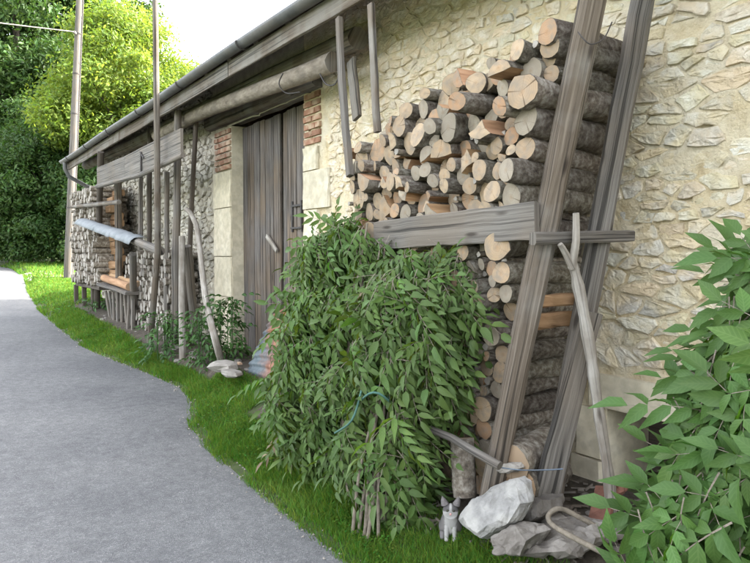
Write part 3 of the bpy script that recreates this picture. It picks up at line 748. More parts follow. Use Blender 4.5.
# door: two leaves of upright boards
def leaf(t0, t1, label):
    rail = MB()
    for z in (.75, 1.75, 2.75): rail.board((WU + .185, t0 + .02, z), (WU + .185, t1 - .02, z), .14, .03, (0, 0, 1), n=2)
    d = rail.build('door', [M['doorwood']], barn, (WU + .2, (t0 + t1) / 2, .3)); tag(d, label)
    t = t0
    while t < t1 - .03:
        w = min(random.uniform(.12, .21), t1 - t)
        if t1 - t - w < .06: w = t1 - t
        m = MB(); top = 3.085 - random.choice((0, 0, .01, .03)); bot = .33 + random.uniform(0, .05)
        m.board((WU + .15 + random.uniform(-.007, .007), t + w / 2, bot), (WU + .15 + random.uniform(-.005, .005), t + w / 2, top), w - random.uniform(.005, .016), .028, (0, 1, 0), n=6, jit=.0022, chamfer=.12)
        m.build('plank', [M['doorwood']], d, (WU + .15, t + w / 2, bot)); t += w
    return d
d_near = leaf(DOOR[0] + .01, 6.42, 'near door leaf with iron latch frame')
d_far = leaf(6.49, DOOR[1] - .01, 'far door leaf of greyer boards')
mb = MB()
a = P(292, 232, WU + .12); b = P(301, 200, WU + .12)
for q0, q1 in (((a.y, a.z), (a.y, b.z)), ((b.y, a.z), (b.y, b.z))):
    mb.board((WU + .125, q0[0], q0[1]), (WU + .125, q1[0], q1[1]), .025, .018, (0, 1, 0), n=2)
mb.board((WU + .118, a.y + .02, a.z + .04), (WU + .118, b.y - .02, a.z + .04), .022, .014, (0, 0, 1), n=1)
mb.board((WU + .118, a.y + .02, b.z - .05), (WU + .118, b.y - .02, b.z - .05), .022, .014, (0, 0, 1), n=1)
mb.build('latch_frame', [M['iron']], d_near)
mb = MB(); mb.board(P(267, 236, WU + .11), P(277, 251, WU + .11), .05, .025, (0, 0, 1), n=2); mb.build('turn_button', [M['palewood']], d_far)

# ------------------------------------------------------------------ poles, boards and things leaning on the barn
def pole(name, label, cat, pts, radii, m='brownwood', sides=9, amp=.02, n=12, group=None, capm=None, jit=.03, knob=.06):
    if len(pts) == 2: pts = wobble(pts[0], pts[1], n, amp, random.uniform(0, 99))
    r0, r1 = radii if isinstance(radii, tuple) else (radii, radii)
    rr = [r0 + (r1 - r0) * i / (len(pts) - 1) for i in range(len(pts))]
    base = min(pts, key=lambda p: p[2])
    mb = MB(); mb.tube(pts, rr, sides, jit=jit, knob=knob, capmi=1 if capm else None)
    o = mb.build(name, [M[m]] + ([M[capm]] if capm else []), None, base)
    return tag(o, label, cat, group)
def smooth_pts(ctrl, n=5):
    ctrl = [Vector(c) for c in ctrl]; out = []
    for i in range(len(ctrl) - 1):
        p0, p1, p2, p3 = ctrl[max(i - 1, 0)], ctrl[i], ctrl[i + 1], ctrl[min(i + 2, len(ctrl) - 1)]
        for k in range(n):
            t = k / n
            out.append(.5 * ((2 * p1) + (p2 - p0) * t + (2 * p0 - 5 * p1 + 4 * p2 - p3) * t * t + (3 * p1 - p0 - 3 * p2 + p3) * t ** 3))
    out.append(ctrl[-1]); return out
def foot(x, y, umax=2.9):
    p = G(x, y); p.x = min(p.x, umax); p.z = zg(p.x, p.y) - .03
    return p
def down(p, d=.12):                          # let a foot sink to just under the ground below it
    return Vector((p[0], p[1], min(p[2], zg(p[0], p[1])) - .03))

# long bark covered log slung under the eaves
pole('bark_log', 'long pale bark covered log hung under the eaves above the plank door', 'log', [P(333, 62, 2.74), P(300, 75, 2.74), P(250, 94, 2.74), P(200, 113, 2.75), P(156, 136, 2.76)], (.080, .070), 'barklog', 14, capm='brownwood', jit=.07)
mb = MB(); mb.tube(smooth_pts([P(283, 73, 2.64), P(279, 84, 2.62), P(286, 93, 2.66), P(300, 92, 2.7)], 4), .006, 5); tag(mb.build('wire_loop', [M['iron']]), 'thin dark wire loop hanging round the bark log above the door', 'wire')
mb = MB(); mb.tube(smooth_pts([P(320, 74, 2.62), P(326, 84, 2.6), P(335, 84, 2.6), P(341, 70, 2.5)], 4), .006, 5); tag(mb.build('wire_loop', [M['iron']]), 'dark wire curling from the sawn end of the bark log to the split stake', 'wire')

# stakes standing on the left end of the tall stack
def stake(label, p0, p1, w, th, m='greywood', name='stake', wd=(0, 1, 0), cat='stake', bow=0, w1=None, jit=.003, group=None):
    mb = MB(); mb.board(p0, p1, w, th, wd, n=7, jit=jit, bow=bow, w1=w1)
    return tag(mb.build(name, [M[m]], None, p0), label, cat, group)
stake('split grey stake running from the eaves to the left corner of the log stack', P(350, 176, 2.32), P(339, 18, 2.47), .048, .04, bow=.012)
stake('short brown board standing against the wall just right of the split grey stake', P(357, 118, 2.80), P(351, 60, 2.85), .10, .03, 'brownwood')
stake('thin brown batten rising from the top of the log stack to the fascia', P(377, 132, 2.45), P(371, 4, 2.47), .05, .035, 'brownwood')

# the two big leaning props, the cross bar and the grey board
p1b = P(484, 506, 2.26); p1t = P(598, -28, 2.50)
mb = MB(); mb.board(down(p1b), p1t, .105, .09, (1, -.7, 0), n=12, jit=.0042, chamfer=.28, w1=.12); tag(mb.build('leaning_prop', [M['brownwood']], None, down(p1b)), 'thick squared timber prop leaning beside the tall stack with its foot behind the white boulder', 'timber prop')
p2b = P(546, 514, 2.50); p2t = P(648, -28, 2.92)
mb = MB(); mb.board(down(p2b), p2t, .115, .08, (1, -.7, 0), n=12, jit=.0042, chamfer=.25, bow=-.0, w1=.10); o = mb.build('leaning_prop', [M['greywood']], None, down(p2b)); tag(o, 'greyer leaning timber prop nearest the bare cream wall', 'timber prop')
mb = MB(); mb.board(P(592, 312, 2.62), P(541, 515, 2.44), .10, .035, (1, -.5, 0), n=7, jit=.004, w1=.14); tag(mb.build('slab_board', [M['greywood']]), 'waney grey slab board standing against the back prop near the ground', 'board')
mb = MB(); mb.board(P(376, 236, 2.315), P(537, 220.5, 2.315), .175, .035, (0, 0, 1), n=12, jit=.003, bow=.0); tag(mb.build('cross_board', [M['greywood']]), 'wide weathered grey board fixed across the front of the tall log stack', 'board')
mb = MB(); mb.board(P(533, 238.5, 2.24), P(632, 236, 2.88), .055, .04, (0, 0, 1), n=4, jit=.003); tag(mb.build('cross_bar', [M['greywood']]), 'narrow grey batten nailed across the two leaning props', 'batten')
# forked branch
fb = P(611, 524, 2.72)
tr_ = smooth_pts([down(fb), P(609, 480, 2.66), P(597, 400, 2.60), P(590, 350, 2.56), P(578, 285, 2.50), P(572, 262, 2.47)], 4)
fk = empty('forked_branch', down(fb), 'pale debarked branch with a forked top leaning in front of the props', 'branch')
mb = MB(); mb.tube(tr_, [.030 - .007 * i / (len(tr_) - 1) + .003 * math.sin(i * 2.1) for i in range(len(tr_))], 10, jit=.06, knob=.1); mb.build('stem', [M['palewood']], fk)
mb = MB(); q = smooth_pts([P(572, 268, 2.465), P(576, 240, 2.44), P(576, 213, 2.42)], 4); mb.tube(q, [.021 - .006 * i / (len(q) - 1) for i in range(len(q))], 8, jit=.05); mb.build('fork', [M['palewood']], fk)
mb = MB(); q = smooth_pts([P(573, 268, 2.465), P(566, 254, 2.42), P(560, 244, 2.38)], 4); mb.tube(q, [.019 - .007 * i / (len(q) - 1) for i in range(len(q))], 8, jit=.05); mb.build('fork', [M['palewood']], fk)
# wires and twines round the props
mb = MB(); mb.tube(smooth_pts([P(497, 467, 2.19), P(520, 470, 2.25), P(545, 470, 2.37), P(563, 469, 2.42)], 5), .0035, 5); tag(mb.build('twine', [M['bluetwine']]), 'faded blue twine tied low between the two leaning props', 'twine')
mb = MB(); mb.tube(smooth_pts([P(578, 32, 2.40), P(590, 44, 2.42), P(604, 38, 2.50), P(612, 22, 2.62)], 5), .003, 5); tag(mb.build('wire_tie', [M['iron']]), 'thin wire hanging round the top of the front prop', 'wire')

# --- debris at the foot of the stack
def rock(name, label, cat, poly, u, thick, m, group=None, lean=.25):
    """poly: outline in photo pixels on the plane X=u, built as a solid with real depth"""
    pts = [P(x, y, u) for x, y in poly]
    c = sum(pts, Vector()) / len(pts)
    mb = MB(); n = len(pts)
    zmin = min(p.z for p in pts)
    def ring(k, off, j): return [c + (p - c) * k + Vector((off + lean * (p.z - zmin) + random.uniform(-j, j), random.uniform(-j, j), random.uniform(-j, j))) for p in pts]
    j = thick * .06
    rings = [ring(.62, -thick * .5, j), ring(.92, -thick * .36, j), ring(1, -thick * .1, j * .5), ring(.98, thick * .2, j), ring(.7, thick * .5, j)]
    ids = [[mb.add(p) for p in r] for r in rings]
    for a in range(4):
        for k in range(n): mb.face((ids[a][k], ids[a][(k + 1) % n], ids[a + 1][(k + 1) % n], ids[a + 1][k]), None, 0, False)
    cf = mb.add(c + Vector((-thick * .55 + lean * (c.z - zmin), 0, 0)))
    for k in range(n): mb.face((ids[0][(k + 1) % n], ids[0][k], cf), None, 0, False)
    mb.face(ids[4])
    o = mb.build(name, [M[m]], None, (c.x, c.y, zmin))
    bm = bmesh.new(); bm.from_mesh(o.data)
    bmesh.ops.remove_doubles(bm, verts=bm.verts, dist=.0005)
    bmesh.ops.triangulate(bm, faces=bm.faces)
    bmesh.ops.subdivide_edges(bm, edges=bm.edges, cuts=3, use_grid_fill=True, smooth=.06)
    bm.normal_update()
    for v in bm.verts:
        k = v.co * 9
        v.co += v.normal * (thick * .10 * mn.noise(k) + thick * .06 * mn.noise(k * 3.1) + .004 * mn.noise(k * 9))
    bm.to_mesh(o.data); bm.free()
    for q in o.data.polygons: q.use_smooth = False
    return tag(o, label, cat, group)
rock('boulder', 'large white angular limestone boulder on the grass edge beside the kitten', 'boulder',
     [(465, 510), (468, 499), (478, 493), (491, 486), (504, 482), (511, 488), (519, 506), (511, 523), (501, 532), (487, 539), (474, 531), (464, 520)], 2.12, .13, 'whiterock', lean=.35)
rock('rock', 'flat grey brown rock lying right of the white boulder', 'rock', [(503, 534), (510, 526), (525, 527), (536, 536), (531, 550), (524, 557), (510, 549), (503, 541)], 2.12, .20, 'greyrock')
rock('rock', 'small pale stone resting between the feet of the two props', 'rock', [(500, 469), (506, 463), (516, 463), (521, 468), (514, 473), (504, 473)], 2.30, .10, 'palerock')
rock('rock', 'broad flat slab of dark stone at the foot of the grey prop', 'rock', [(534, 533), (548, 527), (575, 530), (600, 540), (596, 551), (562, 548), (538, 544)], 2.30, .34, 'greyrock', lean=.8)
rock('rock', 'dull stone tucked behind the white boulder under the props', 'rock', [(520, 505), (532, 497), (548, 500), (552, 514), (540, 522), (524, 520)], 2.38, .2, 'greyrock')
def chunk(label, x0, y0, x1, y1, u0, u1, r, m='barkround', name='short_log'):
    mb = MB(); q = wobble(P(x0, y0, u0), P(x1, y1, u1), 5, .01, x0); mb.tube(q, r, 10, capmi=1, jit=.06, knob=.08)
    return tag(mb.build(name, [M[m], M['cutend']], None, q[0]), label, 'log')
chunk('short upright log standing behind the kitten left of the front prop', 465, 497, 462, 438, 2.22, 2.25, .058)
chunk('thick dark log lying under the stack between the feet of the props', 512, 462, 548, 440, 2.32, 2.75, .085)
chunk('second dark log on the ground under the props', 520, 486, 556, 470, 2.34, 2.8, .085)
pole('broken_stick', 'broken grey stick sticking out of the leaves across the front prop foot', 'stick', [P(430, 429, 2.12), P(452, 438, 2.13), P(475, 452, 2.14), P(500, 466, 2.16)], (.018, .022), 'greywood', 8)
# bent stick hoop on the ground
hp = smooth_pts([P(606, 536, 2.42), P(580, 521, 2.36), P(560, 512, 2.30), P(549, 518, 2.26), P(552, 528, 2.22), P(575, 542, 2.20), P(604, 557, 2.20)], 5)
mb = MB(); mb.tube([p + Vector((0, 0, .015)) for p in hp], .012, 7, jit=.08); tag(mb.build('bent_stick', [M['twig']]), 'thin stick bent into a hoop lying at the foot of the wall', 'stick')
mb = MB(); mb.board(P(594, 545, 2.50), P(606, 488, 2.75), .10, .03, (0, 1, 0), n=4, jit=.006); tag(mb.build('broken_tile', [M['claytile']]), 'broken red clay tile propped against the wall near the forked branch', 'tile')
rock('rock', 'small red stone lying under the cellar opening', 'rock', [(612, 488), (616, 484), (622, 485), (624, 492), (618, 497), (613, 494)], 2.72, .08, 'claytile')

# --- corrugated sheet against the door
mb = MB(); prev = None
b0, b1 = P(242, 380, 2.66), P(276, 384, 2.62)
for j in range(49):
    f = j / 48
    row = []
    for k in range(13):
        g = k / 12
        zt = b0.z - .04 + .80 * f * (1 - .22 * max(0, abs(g - .55) * 2 - .35) ** 1.5) 
        u = 2.64 + .36 * f + .016 * math.sin(f * 2 * math.pi * 9)
        row.append(mb.add((u, b0.y + (b1.y - b0.y - .22) * g, zt)))
    if prev:
        for k in range(12): mb.face((prev[k], prev[k + 1], row[k + 1], row[k]), None, 0, True)
    prev = row
cs = mb.build('corrugated_sheet', [M['rust']], None, (2.64, b0.y - .2, b0.z)); tag(cs, 'rusty blue grey corrugated iron sheet leaning on the foot of the plank door', 'metal sheet')
md = cs.modifiers.new('thickness', 'SOLIDIFY'); md.thickness = .003

# --- left part: posts, boards, far stacks
pole('tall_pole', 'very tall thin pole standing in front of the eaves and rising above the roof', 'pole', [foot(158, 344, 2.42), P(158, 250, 2.26), P(157, 130, 2.21), P(155, -30, 2.18)], (.042, .030), 'brownwood', 9)
pole('wooden_pole', 'thick grey pole behind the tall one, its top showing above the end of the plank', 'pole', [foot(175, 345), P(178, 110, 2.62)], (.055, .045), 'greywood', amp=.03)
pole('wooden_pole', 'thin dark pole standing against the rough wall near the brick pier', 'pole', [foot(194, 336), P(196, 122, 2.82)], (.036, .03), 'darkwood', amp=.03)
pole('wooden_pole', 'short speckled pole with a whitish foot in front of the weeds', 'pole', [foot(183, 358), P(182, 300, 2.52), P(182, 236, 2.54)], (.042, .038), 'palewood')
pole('bent_branch', 'long pale bare branch, bent at the top, leaning beside the door pier', 'branch', smooth_pts([foot(222, 361), P(214, 335, 2.55), P(205, 295, 2.58), P(200, 250, 2.62), P(197, 228, 2.64), P(191, 214, 2.64), P(186, 209, 2.62)], 4), (.040, .026), 'palewood')
pole('wooden_pole', 'leaning grey brown post between the speckled pole and the bent branch', 'pole', [foot(202, 341), P(187, 246, 2.62)], (.058, .05), 'greywood')
pole('wooden_pole', 'slim weathered pole just left of the thick grey pole', 'pole', [foot(166, 340), P(167, 172, 2.68)], (.036, .032), 'greywood', amp=.03)
pole('wooden_pole', 'post with its foot in the grass carrying the left end of the long plank', 'post', [foot(97, 309), P(101, 152, 2.42)], (.055, .05), 'darkwood')
pole('wooden_pole', 'brown post at the right side of the open bay with orange wood', 'post', [down(P(119, 300, 2.62)), P(118, 178, 2.62)], (.06, .055), 'brownwood')
pole('wooden_pole', 'short grey post under the right end of the pale plastic sheet', 'post', [foot(134, 324), P(133, 254, 2.44)], (.058, .05), 'greywood')
pole('wooden_pole', 'dim thin pole half hidden behind the plank joint', 'pole', [P(149, 262, 2.75), P(150, 126, 2.8)], (.04, .035), 'darkwood')
pole('wooden_pole', 'pale slim pole standing between the plank joint and the right plank end', 'pole', [P(140, 250, 2.66), P(141, 168, 2.7)], (.035, .03), 'greywood')
mb = MB(); mb.board(P(98, 177, 2.36), P(125.5, 167, 2.36), .30, .03, (0, 0, 1), n=4); tag(mb.build('shelf_plank', [M['greywood']]), 'grey plank fixed high across the posts, the left one of the pair', 'plank')
mb = MB(); mb.board(P(125.8, 167, 2.33), P(182, 142, 2.33), .30, .03, (0, 0, 1), n=6); tag(mb.build('shelf_plank', [M['greywood']]), 'long grey plank fixed high across the poles, ending near the brick pier', 'plank')
mb = MB(); mb.tube([P(141, 152, 2.30), P(141, 176, 2.30)], .012, 6); mb.tube([P(140, 152, 2.30), P(143.5, 158, 2.30)], .01, 5); tag(mb.build('wire_tie', [M['iron']]), 'dark bluish tie wrapped round the joint of the high planks', 'wire')
pole('long_rail', 'thin round rail running below the high grey planks', 'pole', [P(97, 186.5, 2.30), P(140, 175, 2.30), P(183, 155, 2.30)], (.034, .03), 'greywood')
pole('short_rail', 'short rail across the front of the far log stack', 'pole', [P(72, 207, 2.38), P(119, 202, 2.38)], (.034, .034), 'brownwood')
pole('sheet_rail', 'rail carrying the pale plastic sheet across the stack front', 'pole', [P(82, 222, 2.31), P(120, 235, 2.31), P(160, 251, 2.31)], (.045, .06), 'greywood')
# pale blue sheet draped over the rail, in three overlapping lengths
def drape(label, xs, drop):
    mb = MB(); prev = None
    (xa, ya), (xb, yb) = xs
    for i in range(15):
        f = i / 14
        c = P(xa + (xb - xa) * f, ya + (yb - ya) * f, 2.31)
        w = .03 * mn.noise(Vector((f * 5, xa, 0)))
        row = [mb.add(c + Vector(o)) for o in ((.12, 0, .05 + w), (.06, 0, .060), (.0, 0, .063), (-.06, 0, .050 + w), (-.10 + w, 0, .018), (-.125 + w * 1.6, .01, -.015 - drop * (.15 + 5 * max(0, w))))]
        if prev:
            for k in range(5): mb.face((prev[k], row[k], row[k + 1], prev[k + 1]), None, 0, True)
        prev = row
    o = mb.build('plastic_sheet', [M['tarp']]); m = o.modifiers.new('thickness', 'SOLIDIFY'); m.thickness = .003
    tag(o, label, 'plastic sheet', 'plastic sheets on the rail')
drape('pale plastic sheet over the rail, the far short piece at the left end', ((82, 222), (101, 229)), .10)
drape('pale blue plastic sheet over the rail, crumpled middle piece', ((99, 228), (118, 235)), .12)
drape('pale blue plastic sheet over the rail, long flat near piece', ((114, 232.5), (139, 242)), .13)

def end_stack(name, label, t0, t1, z0, z1, u, L, rmin, rmax, m1='barkround', m2='cutend', topf=None):
    """a far stack of small logs, too small to pick apart: one object"""
    mb = MB(); z = z0; row = 0
    while z < z1:
        r0 = random.uniform(rmin, rmax); t = t0 + random.uniform(0, r0)
        while t < t1:
            r = random.uniform(rmin, rmax); uu = u + random.uniform(-.08, .04)
            if topf is None or z < topf(t):
                n = 7; ph = random.uniform(0, 6)
                prof = [(math.cos(ph + 2 * math.pi * k / n) * r * random.uniform(.6, 1.25), math.sin(ph + 2 * math.pi * k / n) * r * random.uniform(.6, 1.25)) for k in range(n)]
                mb.loft([[(uu, t + r + a, z + r + b) for a, b in prof], [(uu + L, t + r + a, z + r + b) for a, b in prof]], 0, True, True, 1)
            t += 2 * r * .96
        z += 2 * r0 * .86; row += 1
    o = mb.build(name, [M[m1], M[m2]], None, (u, t0, z0)); o['kind'] = 'stuff'
    return tag(o, label, 'firewood')
M['greyend'] = mat('weathered_split_end', [(0.3, (.16, .14, .12)), (0.5, (.28, .255, .22)), (0.72, (.39, .36, .32))], nscale=5, bump=.6, vary=.35, island=True, rough=.95)
M['orangeend'] = mat('fresh_orange_log_end', [(0.3, (.26, .13, .055)), (0.6, (.42, .22, .10))], nscale=5, bump=.5, vary=.3, island=True, rough=.95)
zf_ = P(85, 284, 2.45).z; zt_ = P(85, 194, 2.45).z
tA, tB = P(97, 250, 2.45).y, P(74, 250, 2.45).y
end_stack('far_log_stack', 'far stack of small grey split logs at the corner of the barn', tA + .06, tB, zf_, zt_, 2.46, .55, .035, .065, 'barkround', 'greyend')
bn = empty('log_bench', (2.72, tA, zg(2.72, tA)), 'low dark bench of posts carrying the far stack of grey split logs', 'bench')
for x in (76, 84, 93):
    q = P(x, 284, 2.55); mb = MB(); mb.board((q.x, q.y, zg(q.x, q.y) - .03), (q.x, q.y, zf_ - .07), .08, .08, (0, 1, 0), n=1); mb.build('leg', [M['darkwood']], bn, q)
mb = MB(); mb.board((2.72, tA, zf_ - .04), (2.72, tB, zf_ - .04), .5, .06, (1, 0, 0), n=2); mb.build('bench_top', [M['darkwood']], bn)
# open bay with orange split wood
tC, tD = P(121, 230, 2.75).y, P(100, 230, 2.75).y
zb0, zb1 = P(110, 276, 2.75).z, P(110, 192, 2.75).z
z = zb0; k = 0
while z < zb1 - .06:
    h = random.uniform(.10, .15)
    mb = MB(); mb.board((2.72 + random.uniform(-.05, .1), tC + .1, z + h / 2), (2.72 + random.uniform(-.05, .1), tD - .05, z + h / 2 + random.uniform(-.03, .03)), h * .92, .12, (0, 0, 1), n=4, jit=.012)
    tag(mb.build('split_beam', [M['sawnwood']]), 'orange split wood beam lying lengthwise in the open bay', 'wood beam', 'orange split beams in the open bay'); z += h; k += 1
mb = MB()
q0, q1 = P(128, 290, 2.45), P(99, 283, 2.45)
mb.board((2.62, q0.y, q0.z - .05), (2.62, q1.y, q1.z - .02), .42, .05, (1, 0, 0), n=4); tag(mb.build('bay_shelf', [M['greywood']]), 'low grey shelf board under the open bay', 'shelf')
for dz, uu, r, lb in ((.06, 2.50, .06, 'front brown log lying along the low shelf of the bay'), (.07, 2.64, .07, 'rear brown log lying along the low shelf of the bay')):
    mb = MB(); mb.tube(wobble((uu, q0.y + .1, q0.z + dz - .02), (uu, q1.y - .15, q1.z + dz + .03), 5, .02, uu), r, 9, capmi=1, jit=.05); tag(mb.build('shelf_log', [M['splitwood'], M['cutend']]), lb, 'log')
mb = MB()
for i in range(9):
    t = q0.y + (q1.y - q0.y) * (i + .4) / 9.5
    mb = MB(); mb.board((2.5 + random.uniform(0, .1), t, zg(2.5, t) - .02), (2.5 + random.uniform(0, .1), t + random.uniform(-.12, .12), q0.z - .09), random.uniform(.05, .1), .03, (0, 1, 0), n=2)
    tag(mb.build('slat', [M['greywood']]), 'rough grey slat standing under the low shelf of the bay', 'slat', 'slats under the bay shelf')
# nearer pale stack behind the poles
tE, tF = P(172, 290, 2.68).y, P(130, 290, 2.68).y
zE = P(150, 325, 2.5).z
end_stack('pale_log_stack', 'stack of whitish split logs behind the poles left of the door', tE, tF, zg(2.6, 8.7) + .05, P(145, 253, 2.66).z, 2.68, .38, .04, .07, 'barkround', 'greyend', topf=lambda t: 1.62 + .12 * math.sin(t * 5))
tag(pole('ground_bearer', 'old timber bearer on the ground under the whitish logs', 'timber', [(2.72, tE - .1, zg(2.72, tE) + .0), (2.72, tF + .1, zg(2.72, tF) + .0)], (.06, .06), 'darkwood'))
# utility pole beyond the corner, with its cable
ub = G(68, 279)
kz = (Vector((0, 0, EYE)) + ray(80, -6) * (ub.y / ray(80, -6).y))
up_ = empty('utility_pole', ub, 'grey wooden utility pole leaning slightly beyond the barn corner', 'utility pole')
mb = MB(); mb.tube([ub - Vector((0, 0, .2)), ub + (kz - ub) * .5, ub + (kz - ub) * 1.15], [.15, .125, .10], 12); mb.build('pole_shaft', [M['greywood']], up_)
ax = (kz - ub).normalized()
mb = MB(); mb.tube([ub + Vector((.11, -.09, .1)), ub + (kz - ub) + Vector((.085, -.07, 0))], .028, 7); mb.build('conduit', [M['iron']], up_)
for f in (.25, .42, .58, .72, .86):
    mb = MB(); c = ub + (kz - ub) * f; mb.tube([c - ax * .02, c + ax * .02], .142 - f * .02, 12); mb.build('band', [M['iron']], up_, c)
cc = ub + (kz - ub) * .86
mb = MB(); mb.tube([cc + Vector((-.1, -.1, -.03)), cc + Vector((-.16, -.16, .0))], .05, 8); mb.build('bracket', [M['palerock']], up_)
mb = MB()
w0 = cc + Vector((-.16, -.16, 0)); w1 = Vector((-16, ub.y - 2, w0.z + 1.2))
mb.tube([w0 + (w1 - w0) * (i / 16) - Vector((0, 0, 1.0 * math.sin(math.pi * i / 16))) for i in range(17)], .018, 6); tag(mb.build('overhead_cable', [M['palerock']]), 'pale overhead cable running from the utility pole to the left', 'cable')
# ------------------------------------------------------------------ the tall firewood stack: every log a thing of its own
LOG_L = .66
def log_proto(kind):
    """unit radius log along +X; returns body mesh and cut-end mesh"""
    n = 16 if kind == 'round' else 9
    prof = []
    if kind == 'round':
        ph = random.uniform(0, 6); e = random.uniform(.02, .14); ph2 = random.uniform(0, 6)
        for k in range(n):
            a = 2 * math.pi * k / n
            r = .97 * (1 + e * math.sin(2 * a + ph) * .7 + .035 * math.sin(3 * a + ph2) + random.uniform(-.03, .03))
            prof.append((math.cos(a) * r, math.sin(a) * r, 0))
    elif kind == 'half':
        for k in range(7):
            a = math.pi * k / 6
            r = random.uniform(.95, 1.12)
            prof.append((math.cos(a) * r, math.sin(a) * r * 1.1 - .42, 0))
        prof.append((-.35, -.45 + random.uniform(-.1, .1), 1)); prof.append((.4, -.45 + random.uniform(-.1, .1), 1))
    else:
        for k in range(6):
            a = math.radians(45) + math.radians(90) * k / 5
            r = random.uniform(1.5, 1.72)
            prof.append((math.cos(a) * r, math.sin(a) * r - .85, 0))
        prof.append((-.5, -.2 + random.uniform(-.1, .1), 1)); prof.append((random.uniform(-.15, .15), -.9, 1)); prof.append((.5, -.15, 1))
    n = len(prof)
    seg = 6
    bend = (random.uniform(-.018, .018), random.uniform(-.018, .018)) if kind == 'round' else (0, 0)
    taper = random.uniform(-.12, .12)
    slope = random.uniform(-.18, .18), random.uniform(-.18, .18)
    mb = MB(); rings = []
    for s in range(seg + 1):
        f = s / seg; kx = 1 + taper * f
        knob = 1 + .07 * math.sin(f * 9 + taper * 50) + random.uniform(-.03, .03)
        rings.append([(f * LOG_L + (slope[0] * y * .08 + slope[1] * z * .08) * (1 - f), (y * kx * knob * (1 + random.uniform(-.055, .055)) + bend[0] * 14 * math.sin(math.pi * f)), (z * kx * knob + bend[1] * 14 * math.sin(math.pi * f))) for y, z, w in prof])
    ids = [[mb.add(p) for p in r] for r in rings]
    per = [0]
    for k in range(n):
        a, b = prof[k], prof[(k + 1) % n]; per.append(per[-1] + math.hypot(a[0] - b[0], a[1] - b[1]) * .07)
    for s in range(seg):
        for k in range(n):
            q = (k + 1) % n
            split = prof[k][2] or prof[q][2]
            x0, x1 = s / seg * LOG_L, (s + 1) / seg * LOG_L
            mb.face((ids[s][k], ids[s + 1][k], ids[s + 1][q], ids[s][q]), [(x0, per[k]), (x1, per[k]), (x1, per[k + 1]), (x0, per[k + 1])], 1 if split else 0, not split)
    mb.face([mb.add(p) for p in rings[-1]], None, 2)
    body = mb.mesh('firewood_log', [M['bark'], M['splitwood'], M['cutend']])
    ce = MB()
    outer = [ce.add((p[0] - .002, p[1] * .97, p[2] * .97)) for p in rings[0]]
    rim = [ce.add((p[0] + .004, p[1] * 1.0, p[2] * 1.0)) for p in rings[0]]
    cx = sum(p[0] for p in rings[0]) / n
    cy = sum(p[1] for p in rings[0]) / n; cz = sum(p[2] for p in rings[0]) / n
    c = ce.add((cx - .004 + random.uniform(-.003, .003), cy, cz))
    for k in range(n):
        q = (k + 1) % n
        ce.face((c, outer[k], outer[q]), None, 0, False); ce.face((outer[k], rim[k], rim[q], outer[q]), None, 1, False)
    return body, {tone: ce.mesh('cut_end', [M[mm], M['bark']]) for tone, mm in (('tan', 'cutend'), ('grey', 'cutgrey'), ('reddish', 'cutorange'))}
PROTO = {'round': [log_proto('round') for _ in range(14)], 'half': [log_proto('half') for _ in range(6)], 'wedge': [log_proto('wedge') for _ in range(6)]}
